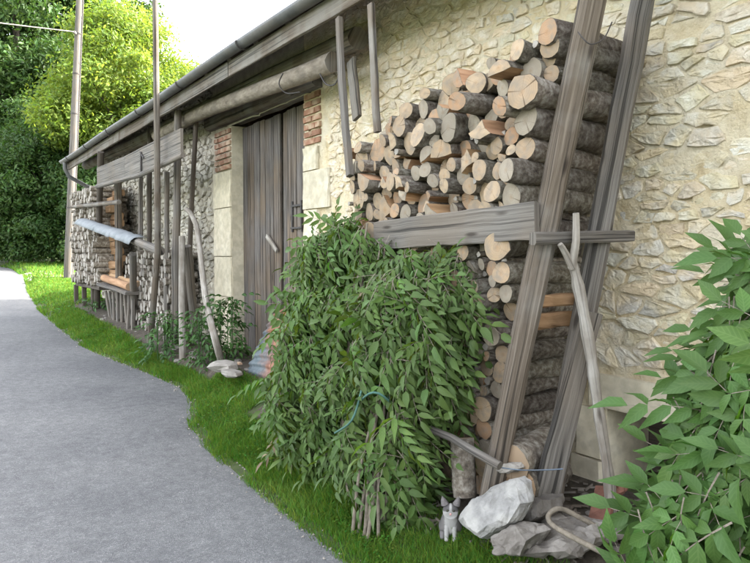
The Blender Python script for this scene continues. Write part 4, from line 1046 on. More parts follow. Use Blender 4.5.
PACK="3199,286,16 3074,294,17 3686,296,15 2567,299,29 3252,301,31 2824,305,35 2896,306,36 2635,309,39 3632,311,41 3348,316,46 2740,320,50 3449,321,51 3138,323,53 2478,323,53 3001,331,61 3547,337,49 3702,338,18 3286,355,29 3220,360,37 2673,371,34 2580,374,46 3391,379,31 2518,380,16 2938,383,17 3437,387,16 3332,391,29 3489,393,32 3079,398,43 2857,399,66 2759,400,32 3265,410,30 3552,414,29 3163,416,43 3651,419,69 2468,427,51 2641,445,47 2549,445,32 2721,452,33 3315,454,36 2979,459,69 3428,469,65 3227,473,43 3533,481,40 3106,481,44 2583,483,16 2790,488,45 2885,491,29 3285,499,16 3692,508,28 2614,516,29 2535,521,45 2689,525,46 2438,527,52 3337,532,45 3609,534,52 3543,538,14 3259,540,32 3493,543,33 3172,547,50 3048,553,48 2850,563,51 2943,564,42 3688,568,32 2390,581,16 2756,588,46 3543,595,38 2524,598,32 2621,598,54 2997,599,18 3221,601,19 3111,608,36 3418,613,70 3700,620,18 3292,620,54 3639,624,43 3176,630,32 2446,634,55 2889,635,28 3043,639,39 2755,648,14 2960,649,44 2698,652,40 2818,655,46 3509,656,31 2625,672,15 3691,673,29 3576,676,39 2385,679,19 3347,690,35 2549,690,62 3222,690,44 3124,699,55 3528,704,17 2893,705,43 2753,707,38 3464,720,47 3022,725,50 3642,725,43 2654,731,51 3701,736,16 3291,737,39 3389,739,31 3521,743,14 3570,747,32 2423,748,60 2947,753,29 2903,767,16 3422,772,15 2511,778,34 2720,782,32 2583,782,36 3087,785,38 3344,789,37 2821,791,69 2358,791,15 3194,792,62 3682,796,38 3023,804,28 3509,816,59 2525,824,14 2468,828,33 2656,832,49 2935,832,52 3285,840,41 3003,842,15 3133,842,17 3407,842,45 3612,845,48 2736,847,32 2384,849,48 2571,856,40 3156,870,19 3064,875,55 2330,881,15 2503,883,33 2443,884,20 2865,888,37 3683,892,37 3466,896,31 3219,899,48 3342,899,41 3287,907,15 2784,911,47 2544,916,15 2693,918,45 3547,924,55 2974,925,49 3139,933,39 2842,933,14 3631,934,29 2603,935,46 2525,939,15 2355,943,49 2457,957,53 2893,958,39 3689,960,31 3204,960,15 3414,971,61 2741,973,28 3063,980,50 2540,986,35 2663,996,39 3172,999,35 3700,1005,16 2815,1005,52 3282,1006,76 3507,1011,41 2882,1012,15 2953,1014,43 3626,1018,55 2410,1024,28 2727,1037,38 2335,1038,47 3455,1040,19 2678,1053,14 2478,1054,46 3201,1055,17 3700,1060,14 3554,1071,35 2404,1072,21 3116,1075,60 2591,1076,68 3385,1078,50 3012,1080,45 2886,1084,54 3318,1096,14 3290,1096,14 2784,1097,44 2286,1099,15 2696,1112,43 3479,1118,53 3666,1119,54 2439,1127,36 3223,1128,60 3578,1136,35 2345,1144,59 3414,1145,18 3063,1155,37 2835,1159,36 3132,1167,34 2275,1168,15 2681,1171,15 2628,1176,38 2961,1181,68 3338,1186,68 2753,1186,50 2521,1196,71 3607,1196,32 2266,1196,15 3174,1197,15 3532,1198,43 3447,1208,42 2414,1210,36 3678,1214,41 2680,1218,29 3151,1221,18 2866,1225,37 3089,1233,46 3230,1240,52 2622,1253,39 2319,1258,57 3581,1259,36 2723,1264,33 3017,1265,33 3400,1266,32 2799,1267,42 3498,1281,47 3153,1286,38 2249,1288,17 2444,1291,51 3651,1291,41 3706,1296,14 2534,1306,40 3324,1308,55 2923,1309,65 3085,1316,37 2844,1319,15 3234,1329,38 3017,1329,32 2670,1329,52 3583,1334,39 3426,1340,46 2368,1344,42 2590,1348,30 2766,1350,47 2275,1354,48 3165,1363,40 3506,1364,37 3676,1372,44 2487,1377,45 3363,1386,32 2848,1390,45 2910,1392,14 2553,1395,16 3291,1398,41 3058,1402,52 2224,1402,15 2413,1405,34 2965,1407,42 3404,1407,15 2701,1407,32 2349,1414,31 2624,1415,46 3218,1416,35 3456,1419,38 3572,1425,53 2763,1431,34 3140,1434,35 2813,1441,16 2468,1446,16 3659,1454,39 2275,1457,54 3096,1463,14 2536,1464,55 2737,1472,15 2683,1475,38 2387,1475,41 3357,1490,73 2207,1492,15 3498,1494,48 2456,1497,32 2786,1497,36 3235,1498,49 2895,1498,73 2616,1501,34 3146,1510,41 3605,1515,43 2331,1515,19 3036,1521,69 2205,1522,15 3681,1523,34 2726,1530,32 2506,1531,19 3278,1545,14 2477,1548,14 2565,1557,42 2407,1568,54 3113,1571,16 2651,1573,46 2805,1580,48 3541,1583,50 2272,1585,73 3437,1589,54 3644,1590,42 2726,1598,32 2873,1598,14 3308,1602,49 2496,1603,41 3701,1603,16 3194,1605,65 2606,1617,15 2193,1624,16 2561,1627,28 3083,1629,49 2951,1632,71 2631,1632,15 2766,1636,20 2444,1643,23 2682,1652,38 3599,1654,37 2364,1656,43 3374,1657,38 3677,1667,43 2837,1673,50 2604,1679,40 2517,1689,48 3501,1694,69 2220,1702,54 2431,1704,39 2747,1706,46 3272,1711,66 3157,1713,49 2310,1716,37 2970,1717,15 3038,1721,54 3396,1734,43 2906,1738,45 3688,1739,29 3609,1739,49 2166,1747,16 2660,1750,51 2482,1757,28 2438,1762,16 2375,1769,47 2817,1770,49 2295,1781,29 2561,1781,54 2735,1794,36 3107,1798,50 3437,1804,34 3671,1814,48 3217,1816,53 2876,1820,28 3533,1824,65 2209,1824,68 3338,1828,68 2977,1833,74 2568,1850,15 2642,1854,55 2711,1856,14 2458,1856,73 2330,1860,55 2787,1877,62 2882,1881,33 2131,1881,17 3702,1890,15 3439,1891,51 3144,1893,53 3060,1898,31 2561,1910,43 3255,1911,49 2259,1912,33 3624,1912,62 3515,1917,30 3705,1918,15 2701,1922,36 2382,1929,32 2506,1932,16 3359,1934,40 3007,1937,34 2930,1940,43 2171,1944,56 3554,1947,16 2316,1961,41 2847,1963,43 2631,1967,47 3085,1970,45 2531,1975,29 2108,1982,14 2758,1983,48 2449,1983,54 3382,1985,16 3190,1986,51 3299,1987,40 3574,1989,30 2247,1994,35 3680,1997,40 3473,2011,74 2367,2019,36 3003,2022,51 2299,2029,28 3559,2030,14 2905,2032,47 3124,2034,30 2686,2036,42 2572,2041,48 3616,2042,38 2818,2048,41 3168,2048,14 2495,2053,30 2162,2055,54 2249,2059,31 3356,2061,53 2093,2067,16 3687,2070,33 3248,2075,55 2421,2078,45 3555,2086,38 2337,2089,41 3073,2090,46 2219,2093,15 3158,2103,40 2826,2104,15 3425,2111,32 2083,2114,16 2199,2114,15 3490,2117,34 2634,2117,50 3690,2121,16 2886,2122,45 2982,2122,51 2746,2122,63 3630,2123,45 2265,2129,41 2525,2131,53 2452,2131,17 2320,2148,16 3210,2155,34 3546,2163,39 3151,2165,21 3317,2168,60 3690,2168,30 2386,2168,52 2586,2176,16 2237,2178,15 2143,2181,73 2464,2185,28 2835,2187,38 3247,2197,15 2300,2203,40 3069,2206,70 3614,2210,43 3440,2214,71 3685,2227,29 3182,2229,44 2670,2230,69 2932,2231,69 2550,2232,51 3543,2239,34 2840,2243,14 2065,2244,23 3261,2247,37 2782,2250,45 2435,2251,44 2234,2255,44 3343,2260,36 2345,2282,51 2184,2286,14 3215,2294,28 2271,2305,18 3393,2305,31 2114,2311,59 2596,2311,40 3132,2314,54 2914,2314,15 2849,2318,51 3292,2321,43 3024,2322,54 2499,2324,54 2733,2324,44 2038,2331,14 2215,2344,47 3209,2354,33 2405,2361,47 2304,2369,45 2658,2370,44 2933,2380,54 2714,2391,16 2570,2392,44 2055,2393,42 3084,2399,44 3010,2417,32 2791,2418,66 2147,2420,54 2693,2439,34 2247,2441,48 2358,2444,48 2015,2446,15 2475,2450,67 2884,2456,35 2070,2474,40 2616,2475,51 2011,2496,17 2343,2510,20 2398,2513,32 2277,2521,38 2184,2522,55 2112,2534,18 2037,2569,61"
logs = [tuple(int(c) / 1000 for c in s.split(',')) for s in PACK.split()]
def log_label(kind, tone, t, z, r):
    if z > 1.75: where = ('in the top layers, ' if z > stack_top(t) - .28 else 'just over the board, ' if z < 1.98 else 'above the board, ') + ('by the left stakes' if t > 3.25 else 'midway along' if t > 2.72 else 'by the front prop')
    elif z > 1.25: where = 'just under the cross board, ' + ('over the leaves' if t > 2.62 else 'by the front prop')
    else: where = ('halfway down' if z > .75 else 'near the ground') + (' behind the leaves' if t > 2.55 else ' by the front prop')
    size = 'thick' if r > .056 else ('thin' if r < .039 else 'medium')
    what = size + ' ' + tone + ' ' + {'round': 'log', 'half': 'half log', 'wedge': 'wedge log'}[kind]
    return 'cut end of %s %s' % (what, where), '%s %s' % (what, where)
nlog = 0
hidden = []
VIS = sorted([q for q in logs if not (q[0] > 2.95 and q[1] < 1.38)], key=lambda q: -q[2])
SMALL = set(VIS[285:])
filler = MB()
for (t, z, r) in logs:
    pz = z
    if t > 2.95 and z < 1.38: hidden.append((t, z, r)); continue
    if r < .026 and t < tend(z) + .12: continue
    if (t, z, r) in SMALL:                  # the thin pieces wedged between the logs, past the 300 largest
        n = 6; u0 = 2.40 + random.gauss(0, .03); prof = [(math.cos(6.283 * k / n + z * 40) * r * random.uniform(.7, 1.3), math.sin(6.283 * k / n + z * 40) * r * random.uniform(.7, 1.3)) for k in range(n)]
        filler.loft([[(u0, t + x, z + y) for x, y in prof], [(u0 + .6, t + x, z + y) for x, y in prof]], 0, True, True, 1); continue
    small = r < .03
    kind = random.choices(('round', 'half', 'wedge'), (8, 1.6, 1.2) if not small else (4, 2, 3))[0]
    if t < tend(z) + .16: kind = 'round'
    body, ce = random.choice(PROTO[kind])
    tone = random.choices(('tan', 'grey', 'reddish'), (6, 2.2, 1.8))[0]
    lab, g = log_label(kind, tone, t, z, r)
    o = bpy.data.objects.new('firewood_log', body); COL.objects.link(o)
    u0 = 2.385 + random.gauss(0, .042)
    o.location = (u0, t, z)
    o.rotation_euler = (random.uniform(0, 6.28), random.gauss(0, .03), random.gauss(0, .05))
    ff = 1.07 if kind == 'round' else 1.16
    o.scale = (random.uniform(.92, 1.06), r * ff, r * ff)
    if t < tend(z) + .16:
        o.rotation_euler.z = random.uniform(.05, .11); o.scale.x = random.uniform(.90, .98)
    tag(o, lab, 'log', g)
    c = bpy.data.objects.new('cut_end', ce[tone]); COL.objects.link(c); c.parent = o
    nlog += 1
o = filler.build('thin_kindling', [M['barkround'], M['greyend']], None, (2.4, 2.5, .3)); tag(o, 'thin sticks wedged in the gaps of the tall log stack', 'kindling', None, 'stuff')
mb = MB()
for (t, z, r) in hidden:
    n = 8
    mb.loft([[(2.42, t + math.cos(6.283 * k / n) * r, z + math.sin(6.283 * k / n) * r) for k in range(n)], [(3.06, t + math.cos(6.283 * k / n) * r, z + math.sin(6.283 * k / n) * r) for k in range(n)]], 0, True, True, 1)
o = mb.build('hidden_log_stack', [M['barkround'], M['orangeend']], None, (2.42, 3.3, .3)); tag(o, 'log stack part hidden behind the leafy branches', 'firewood', None, 'stuff')
# a few special pieces
def special(label, x, y, u, r, kind='round', yaw=0.0, pitch=0.0, L=1.0):
    body, ce = random.choice(PROTO[kind])
    p = P(x, y, u)
    o = bpy.data.objects.new('firewood_log', body); COL.objects.link(o)
    o.location = p; o.rotation_euler = (random.uniform(0, 6.28), pitch, yaw); o.scale = (L, r, r)
    tag(o, label, 'log')
    c = bpy.data.objects.new('cut_end', ce['tan']); COL.objects.link(c); c.parent = o
special('topmost thick log of the stack, its end just left of the front prop', 550, 46, 2.40, .062, yaw=.03, L=.92)
special('big round log with a broad pale end near the top of the tall stack', 522, 91, 2.30, .085)
special('knotty bark covered log on top of the stack left of the biggest end', 452, 84, 2.40, .068, yaw=.5)
special('log with a slanting oval cut end on the upper edge of the stack', 476, 83, 2.38, .06, yaw=.35)
special('rough log lying on the sloping left part of the stack top', 398, 130, 2.42, .055, yaw=.7)
special('small thick log on top of the left end of the stack beside the stakes', 362, 160, 2.38, .06, yaw=.2)
def plankpiece(label, x0, y0, x1, y1, u0, u1, w, th):
    mb = MB(); mb.board(P(x0, y0, u0), P(x1, y1, u1), w, th, (0, 0, 1), n=5, jit=.005, chamfer=.2)
    tag(mb.build('split_board', [M['sawnwood']]), label, 'wood board')
plankpiece('upper orange split board lying between the two leaning props', 530, 302, 578, 299, 2.36, 2.75, .062, .06)
plankpiece('lower orange split board lying between the two leaning props', 528, 322, 574, 318, 2.36, 2.75, .075, .06)

# ------------------------------------------------------------------ leaves
def leaf_mesh(name, mats, pairs, ll, lw, droop, curl=.15, rach=.012, seed=0):
    """pinnate leaf of unit length along +X: rachis and leaflets"""
    rnd = random.Random(seed)
    mb = MB()
    def mid(x): return Vector((x, 0, -droop * x * x))
    for i in range(4):
        a, b = mid(i / 4), mid((i + 1) / 4)
        w = rach * (1 - i / 5)
        v = [mb.add(a + Vector((0, -w, .0))), mb.add(b + Vector((0, -w * .8, 0))), mb.add(b + Vector((0, w * .8, 0))), mb.add(a + Vector((0, w, 0)))]
        mb.face(v, None, 1, True)
    def leaflet(o, d, L, W, up):
        d = d.normalized(); s = up.cross(d).normalized(); up = d.cross(s).normalized()
        L *= rnd.uniform(.85, 1.1); W *= rnd.uniform(.85, 1.1)
        tw = rnd.uniform(-.35, .35); cu = rnd.uniform(.3, 1.6) * curl
        s2 = (s * math.cos(tw) + up * math.sin(tw)); u2 = (up * math.cos(tw) - s * math.sin(tw))
        def q(f, w, h): return mb.add(o + d * (L * f) + s2 * w - u2 * (cu * L * f * f) + u2 * h)
        f = .28 * W
        b = q(0, 0, 0); r1 = q(.22, W * .42, f * .6); l1 = q(.22, -W * .42, f * .6); m1 = q(.26, 0, 0)
        r2 = q(.55, W * .48, f * .7); l2 = q(.55, -W * .48, f * .7); m2 = q(.62, 0, 0); p = q(1, 0, -.1 * W)
        uvd = {b: (0, 0), r1: (.22, .9), l1: (.22, -.9), m1: (.26, 0), r2: (.55, 1), l2: (.55, -1), m2: (.62, 0), p: (1, 0)}
        for fc in ((b, r1, m1), (b, m1, l1), (r1, r2, m2, m1), (m1, m2, l2, l1), (r2, p, m2), (m2, p, l2)): mb.face(fc, [uvd[i] for i in fc], 0, True)
    for i in range(pairs):
        f = .24 + .68 * i / (pairs - .5)
        o = mid(f)
        for sgn in (-1, 1):
            k = 1 - .25 * abs(f - .6)
            leaflet(o, Vector((.62, sgn * .85, -.25 - rnd.uniform(0, .35))), ll * k, lw * k, Vector((0, 0, 1)))
    leaflet(mid(.97), Vector((1, rnd.uniform(-.2, .2), -.5)), ll * 1.1, lw * 1.05, Vector((0, 0, 1)))
    return mb.mesh(name, mats)
ASH = [leaf_mesh('leaf', [M['leaf'], M['twig']], random.choice((3, 4, 4, 5)), random.uniform(.32, .44), random.uniform(.11, .17), random.uniform(.2, 1.0), curl=random.uniform(.25, .8), seed=i) for i in range(14)]
DRY = [leaf_mesh('leaf', [M['dryleaf'], M['twig']], 3, .36, .10, .6, curl=.5, seed=20 + i) for i in range(3)]
ELD = [leaf_mesh('leaf', [M['bigleaf'], M['twig']], random.choice((3, 4, 4)), random.uniform(.40, .48), random.uniform(.175, .21), random.uniform(.25, 1.0), curl=random.uniform(.3, .8), seed=40 + i) for i in range(10)]
def leaf_matrix(p, d, up, size):
    d = d.normalized(); s = up.cross(d)
    if s.length < 1e-3: s = Vector((0, 1, 0)).cross(d)
    s.normalize(); u = d.cross(s).normalized()
    m = Matrix((d, s, u)).transposed().to_4x4()
    return Matrix.Translation(p) @ m @ Matrix.Scale(size, 4)
def place_leaf(me, par, p, d, up, size, name='leaf'):
    o = bpy.data.objects.new(name, me); COL.objects.link(o)
    o.parent = par
    m = leaf_matrix(p, d, up, size); m.translation = m.translation - wloc(par)
    o.matrix_local = m
    return o
def joined_leaves(name, par, items, mats):
    """items: (mesh, matrix); ONE mesh"""
    vs, quads = [], []
    verts = []; faces = []; mi = []; uvs = []; base = 0
    cache = {}
    o0 = wloc(par)
    for me, m in items:
        if me not in cache: cache[me] = (np.array([v.co[:] for v in me.vertices]), [tuple(p.vertices) for p in me.polygons], [p.material_index for p in me.polygons], [q for d in me.uv_layers[0].data for q in d.uv])
        v, f, k, uvq = cache[me]; uvs += uvq
        mm = np.array(m)
        w = v @ mm[:3, :3].T + mm[:3, 3] - np.array(o0)
        verts.append(w); faces += [tuple(i + base for i in q) for q in f]; mi += k; base += len(v)
    me = bpy.data.meshes.new(name)
    me.from_pydata(np.concatenate(verts).tolist(), [], faces)
    for m in mats: me.materials.append(m)
    me.polygons.foreach_set('material_index', mi); me.polygons.foreach_set('use_smooth', [True] * len(faces))
    me.uv_layers.new(name='UVMap').data.foreach_set('uv', uvs)
    me.update()
    o = link(name, me, par); o['kind'] = 'stuff'
    return o

# outline of the cut branches, as heights over t (metres along the wall)
BT = [2.30, 2.40, 2.50, 2.62, 2.82, 2.98, 3.12, 3.25, 3.42, 3.55, 3.68, 3.82, 4.0, 4.2, 4.35, 4.5, 4.62]
BH = [1.12, 1.38, 1.56, 1.64, 1.60, 1.53, 1.68, 1.80, 1.76, 1.78, 1.88, 1.70, 1.58, 1.48, 1.22, .85, .5]
def bush_h(t): return float(np.interp(t, BT, BH))
def bush_u(t, z):
    H = bush_h(t); f = min(1, max(0, (z - .15) / max(.3, H - .15)))
    ends = sstep(2.25, 2.8, t) * (1 - sstep(4.1, 4.7, t))
    b = (.08 + .26 * math.sin(math.pi * min(1, .14 + f * .86)) ** .8) * (.4 + .6 * ends)
    b += .10 * mn.noise(Vector((t * 2.6, z * 2.4, 2))) + .06 * mn.noise(Vector((t * 6, z * 6, 3)))
    return 2.27 - max(.02, b)
def bush_low(t):                            # lower edge of the leaves: bare stems show below it
    return .14 + .10 * mn.noise(Vector((t * 3, 1, 1))) + .48 * (1 - sstep(2.45, 2.7, t)) + (.12 if 2.98 < t < 3.2 else 0)
def bundle(label, t0, t1, n_ind, n_in, foot, nstem):
    tc = (t0 + t1) / 2
    root = empty('leafy_branch_bundle', (foot[0], foot[1], zg(foot[0], foot[1])), label, 'leafy branches', 'cut leafy branches leaning on the log stack')
    for i in range(nstem):
        bt = foot[1] + random.gauss(0, .06); bu = foot[0] + random.gauss(0, .04)
        tt = random.uniform(t0 + .1, t1 - .1)
        top = Vector((2.26 + random.uniform(-.1, .02), tt, bush_h(tt) * random.uniform(.7, .97)))
        b0 = Vector((bu, bt, zg(bu, bt) - .02))
        mid = b0 * .5 + top * .5 + Vector((-.10 + random.uniform(-.06, .06), random.uniform(-.06, .06), 0))
        q = smooth_pts([b0, mid, top], 5)
        mb = MB(); r = random.uniform(.008, .014); mb.tube(q, [r * (1 - .6 * k / (len(q) - 1)) for k in range(len(q))], 6, jit=.08); mb.build('stem', [M['twig']], root, b0)
    def cluster(k):
        while True:
            t = random.uniform(t0 - .10, t1 + .10)
            if not 2.46 < t < 4.22: continue
            H = bush_h(t); lo = bush_low(t)
            z = lo + (H - lo) * random.random() ** .85
            if t < 3.90 or (z < .72 and t < 4.08): break
        c = Vector((bush_u(t, z) + random.uniform(-.09, .13), t, z))
        n = Vector((-1, (t - 3.45) * .35 + random.gauss(0, .5), random.uniform(-.5, .35)))
        if z > H - .2: n += Vector((.3, 0, random.uniform(.3, 1.3)))
        n.normalize(); s = n.cross(Vector((0, 0, 1))).normalized(); v = s.cross(n)
        out = []; a0 = random.uniform(0, 6.28); dryk = mn.noise(Vector((t * 2.5, z * 2.5, 8))) > .33
        for q in range(k):
            a = a0 + 2.4 * q; sp = random.uniform(.25, 1.0)
            d = n * random.uniform(.2, .8) + (s * math.cos(a) + v * math.sin(a)) * sp + Vector((0, 0, -random.uniform(.35, 1.1)))
            up = n * .8 + Vector((-.25, 0, .75)) + Vector((random.gauss(0, .3), random.gauss(0, .3), random.gauss(0, .2)))
            size = random.choice((random.uniform(.10, .17), random.uniform(.15, .24), random.uniform(.17, .27)))
            p = c + (s * math.cos(a) + v * math.sin(a)) * .03 - n * random.uniform(0, .09) - d.normalized() * size * .25
            if p.x > 2.29: p.x = 2.29
            out.append((random.choice(DRY if dryk and random.random() < .5 else ASH), p, d, up, size))
        return out
    items = []; m = 0
    while m < n_ind:
        for (me, p, d, up, size) in cluster(min(random.randint(5, 8), n_ind - m)):
            place_leaf(me, root, p, d, up, size); m += 1
    m = 0
    while m < n_in:
        for (me, p, d, up, size) in cluster(6):
            p.x = min(2.3, p.x + random.uniform(.0, .15)); items.append((me, leaf_matrix(p, d, up, size))); m += 1
    joined_leaves('inner_foliage', root, items, [M['leaf'], M['twig']])
    return root
bundle('tallest bundle of cut leafy branches, nearest the plank door', 3.68, 4.55, 300, 620, (2.14, 3.95), 9)
bundle('middle bundle of cut leafy branches under the left end of the grey board', 2.96, 3.70, 300, 560, (2.10, 3.18), 8)
b3 = bundle('bundle of cut leafy branches nearest the two leaning props', 2.34, 2.98, 300, 480, (2.08, 2.80), 8)
# the bare tied stems standing out in front
_g = G(374, 521); _g.x -= .10; _g.y -= .06; _g.z = zg(_g.x, _g.y)
sb = empty('stem_bundle', _g, 'bare grey upright stems tied with green twine in front of the leaves', 'stems')
f0 = sb.location
for i in range(11):
    q0 = f0 + Vector((random.gauss(0, .025), random.gauss(0, .045), -.02)); top = P(random.uniform(364, 392), random.uniform(395, 425), f0.x + .05 + random.uniform(-.03, .05))
    mb = MB(); q = smooth_pts([q0, (q0 + top) / 2 + Vector((random.uniform(-.02, .02), random.uniform(-.03, .03), 0)), top], 4); mb.tube(q, [.011 - .004 * k / (len(q) - 1) for k in range(len(q))], 6, capmi=1); mb.build('stem', [M['twig'], M['cutend']], sb, q0)
mb = MB(); c = P(376, 395, f0.x - .0); mb.tube([c + Vector((.07 * math.cos(a), .085 * math.sin(a), .03 * math.sin(a * 2))) for a in [k * .35 for k in range(20)]], .006, 6)
mb.tube(smooth_pts([c + Vector((-.05, .06, .02)), P(352, 420, f0.x - .1), P(335, 433, f0.x - .08)], 5), .006, 6); 
tag(mb.build('twine', [M['twine']]), 'blue green twine wrapped round the bare upright stems', 'twine')

# right foreground: big leaved shrub against the wall
ELDU = [1.55, 2.05]
sh = empty('leafy_shrub', (1.95, .95, zg(1.95, .95)), 'large leaved green shrub in the right foreground against the cream wall', 'shrub')
def eld_edge(y):                            # left outline of the shrub in the photograph, by height
    return float(np.interp(y, [225, 245, 290, 335, 350, 375, 400, 450, 500, 540, 563, 640], [756, 748, 736, 716, 704, 692, 682, 670, 660, 644, 626, 580]))
items = []
for i in range(300 + 1000):
    ind = i < 300
    y = random.uniform(246, 640)
    x = eld_edge(y) + 10 + (random.random() ** 1.25) * (840 - eld_edge(y))
    dep = (0 if ind else random.uniform(.08, .3)) + abs(random.gauss(0, .05))
    u = 1.72 + .20 * mn.noise(Vector((x * .012, y * .012, 5))) + dep + .25 * max(0, (480 - y) / 260)
    p = P(x, y, u)
    d = Vector((-.45 + random.uniform(-.35, .3), .25 + random.gauss(0, .55), -.85 + random.uniform(-.3, .55)))
    if random.random() < .15: d.z += 1.0
    up = Vector((-.9, random.gauss(0, .4), .6 + random.uniform(-.2, .4)))
    size = random.uniform(.16, .26)
    p = p - d.normalized() * size * .55
    me = random.choice(ELD)
    if ind: place_leaf(me, sh, p, d, up, size)
    else: items.append((me, leaf_matrix(p, d, up, size)))
joined_leaves('inner_foliage', sh, items, [M['bigleaf'], M['twig']])
for i in range(12):
    b0 = Vector((2.0 + random.gauss(0, .08), .95 + random.gauss(0, .15), .15)); x, y = random.uniform(660, 800), random.uniform(270, 430)
    top = P(max(x, eld_edge(y) + 60), y, 2.10 + random.uniform(-.05, .1)); q = smooth_pts([b0, (b0 + top) / 2 + Vector((-.08, random.uniform(-.05, .05), 0)), top], 5)
    mb = MB(); mb.tube(q, [.013 - .007 * k / (len(q) - 1) for k in range(len(q))], 6); mb.build('stem', [M['twig']], sh, b0)

# weeds by the poles and the door pier
WEED = [leaf_mesh('weed_leaf', [M['weed'], M['weed']], 2, .55, .26, .5, seed=70 + i) for i in range(4)]
for (x, y, u, h, w, n, lb) in ((166, 347, 2.46, .55, .22, 110, 'dark green weed clump at the foot of the tall thin pole'), (206, 352, 2.62, .62, .16, 90, 'weed clump between the speckled pole and the bent branch'),
                               (227, 357, 2.78, .72, .15, 110, 'taller dark weed clump at the foot of the stone door pier'), (283, 300, 2.9, .01, .01, 0, ''), (100, 316, 2.6, .25, .3, 40, 'low weeds under the far shelf by the grass'),):
    if not n: continue
    b = P(x, y, u); b.z = zg(b.x, b.y)
    w0 = empty('weed_clump', b, lb, 'weeds'); items = []
    for i in range(n):
        a = random.uniform(0, 6.28); rr = w * math.sqrt(random.random()); z = h * random.random()
        p = b + Vector((rr * math.cos(a), rr * math.sin(a), z)); d = Vector((math.cos(a), math.sin(a), random.uniform(-.5, .6)))
        items.append((random.choice(WEED), leaf_matrix(p, d, Vector((-.3, 0, 1)), random.uniform(.09, .16))))
    joined_leaves('foliage', w0, items, [M['weed'], M['weed']])
    for i in range(6):
        a = random.uniform(0, 6.28); mb = MB(); q = b + Vector((w * .5 * math.cos(a), w * .5 * math.sin(a), 0)); mb.tube([q - Vector((0, 0, .03)), q + Vector((0, 0, h * random.uniform(.6, .95)))], .005, 5); mb.build('stem', [M['weed']], w0, q)

# rubble along the wall foot
def pebble(name, label, p, r, m, group):
    bm_pts = []
    mb = MB(); n = 7
    rings = []
    for k, (zz, rr) in enumerate(((-.5, .8), (-.15, 1.0), (.3, .92), (.5, .62))):
        rings.append([Vector((math.cos(2 * math.pi * a / n) * r[0] * rr * random.uniform(.8, 1.1), math.sin(2 * math.pi * a / n) * r[1] * rr * random.uniform(.8, 1.1), zz * r[2] * random.uniform(.85, 1.1))) + Vector(p) for a in range(n)])
    mb.loft(rings, 0, False, True)
    o = mb.build(name, [M[m]], None, p); return tag(o, label, 'stone', group)
pebble('rubble_stone', 'flat pale stone lying at the foot of the bent branch by the door', P(224, 366, 2.50), (.15, .22, .09), 'palerock', None)
pebble('rubble_stone', 'second pale stone just below the flat one, at the grass edge', P(232, 373, 2.46), (.10, .16, .06), 'palerock', None)
for i in range(60):
    t = random.choice((random.uniform(5.6, 8.2), random.uniform(7.8, 12.5), random.uniform(1.6, 2.5)))
    lo = 2.72 if t < 7.4 and t > 4 else 2.42
    u = random.uniform(lo if t > 4 else 2.3, 2.95)
    s = random.uniform(.02, .07)
    near = t < 4
    pebble('rubble_stone', 'small broken stone on the bare earth under the leaning props' if near else 'small broken stone on the bare earth along the wall left of the door',
           (u, t, zg(u, t) + s * .25), (s, s * random.uniform(.9, 1.6), s * random.uniform(.5, .9)), random.choice(('palerock', 'greyrock', 'greyrock', 'palerock', 'brick')) if not near else 'greyrock', 'rubble under the props' if near else 'rubble along the wall')
# bits of bark, twigs and fallen leaves on the earth and the road
mb = MB()
for i in range(260):
    t = random.uniform(1.5, 2.7); u = random.uniform(2.12, 3.0); a = random.uniform(0, 6.28); L = random.uniform(.02, .09); w = random.uniform(.004, .014)
    c = Vector((u, t, zg(u, t) + .02)); d = Vector((math.cos(a), math.sin(a), random.uniform(-.15, .15))) * L / 2
    mb.board(c - d, c + d, w, w * .6, (0, 0, 1), n=1, jit=.002)
o = mb.build('bark_litter', [M['brownwood']], None, (2.5, 2.1, .25)); tag(o, 'bark chips and twigs scattered under the props', 'litter', None, 'stuff')
for (x, y, a, lb) in ((75, 482, .6, 'short dark twig lying on the near part of the asphalt road'), (26, 347, 1.4, 'small twig lying on the asphalt towards the far bend'), (141, 369, .3, 'brown dead leaf curled at the road edge near the door apron')):
    p = G(x, y); d = Vector((math.cos(a), math.sin(a), 0)) * .06
    mb = MB(); mb.tube([p - d + Vector((0, 0, .012)), p + Vector((.01, .01, .02)), p + d + Vector((0, 0, .012))], .005, 6); tag(mb.build('twig', [M['darkwood']], None, p), lb, 'twig')

mb = MB()
for i in range(900):
    t = 1.0 + 13 * random.random() ** 1.6; u = edge(t) + random.gauss(-.02, .06); s = random.uniform(.003, .009) * (1 + t * .06)
    z = (zr2(u, t) if u < edge(t) else zg(u, t)) + s * .4
    q = [mb.add((u + math.cos(k * 1.257 + i) * s * random.uniform(.7, 1.2), t + math.sin(k * 1.257 + i) * s * random.uniform(.7, 1.2), z)) for k in range(5)]
    tp = mb.add((u, t, z + s * .8))
    for k in range(5): mb.face((q[k], q[(k + 1) % 5], tp))
o = mb.build('road_grit', [M['gravel']], None, (1.8, 3, 0)); tag(o, 'loose grit along the crumbling asphalt edge', 'grit', None, 'stuff')

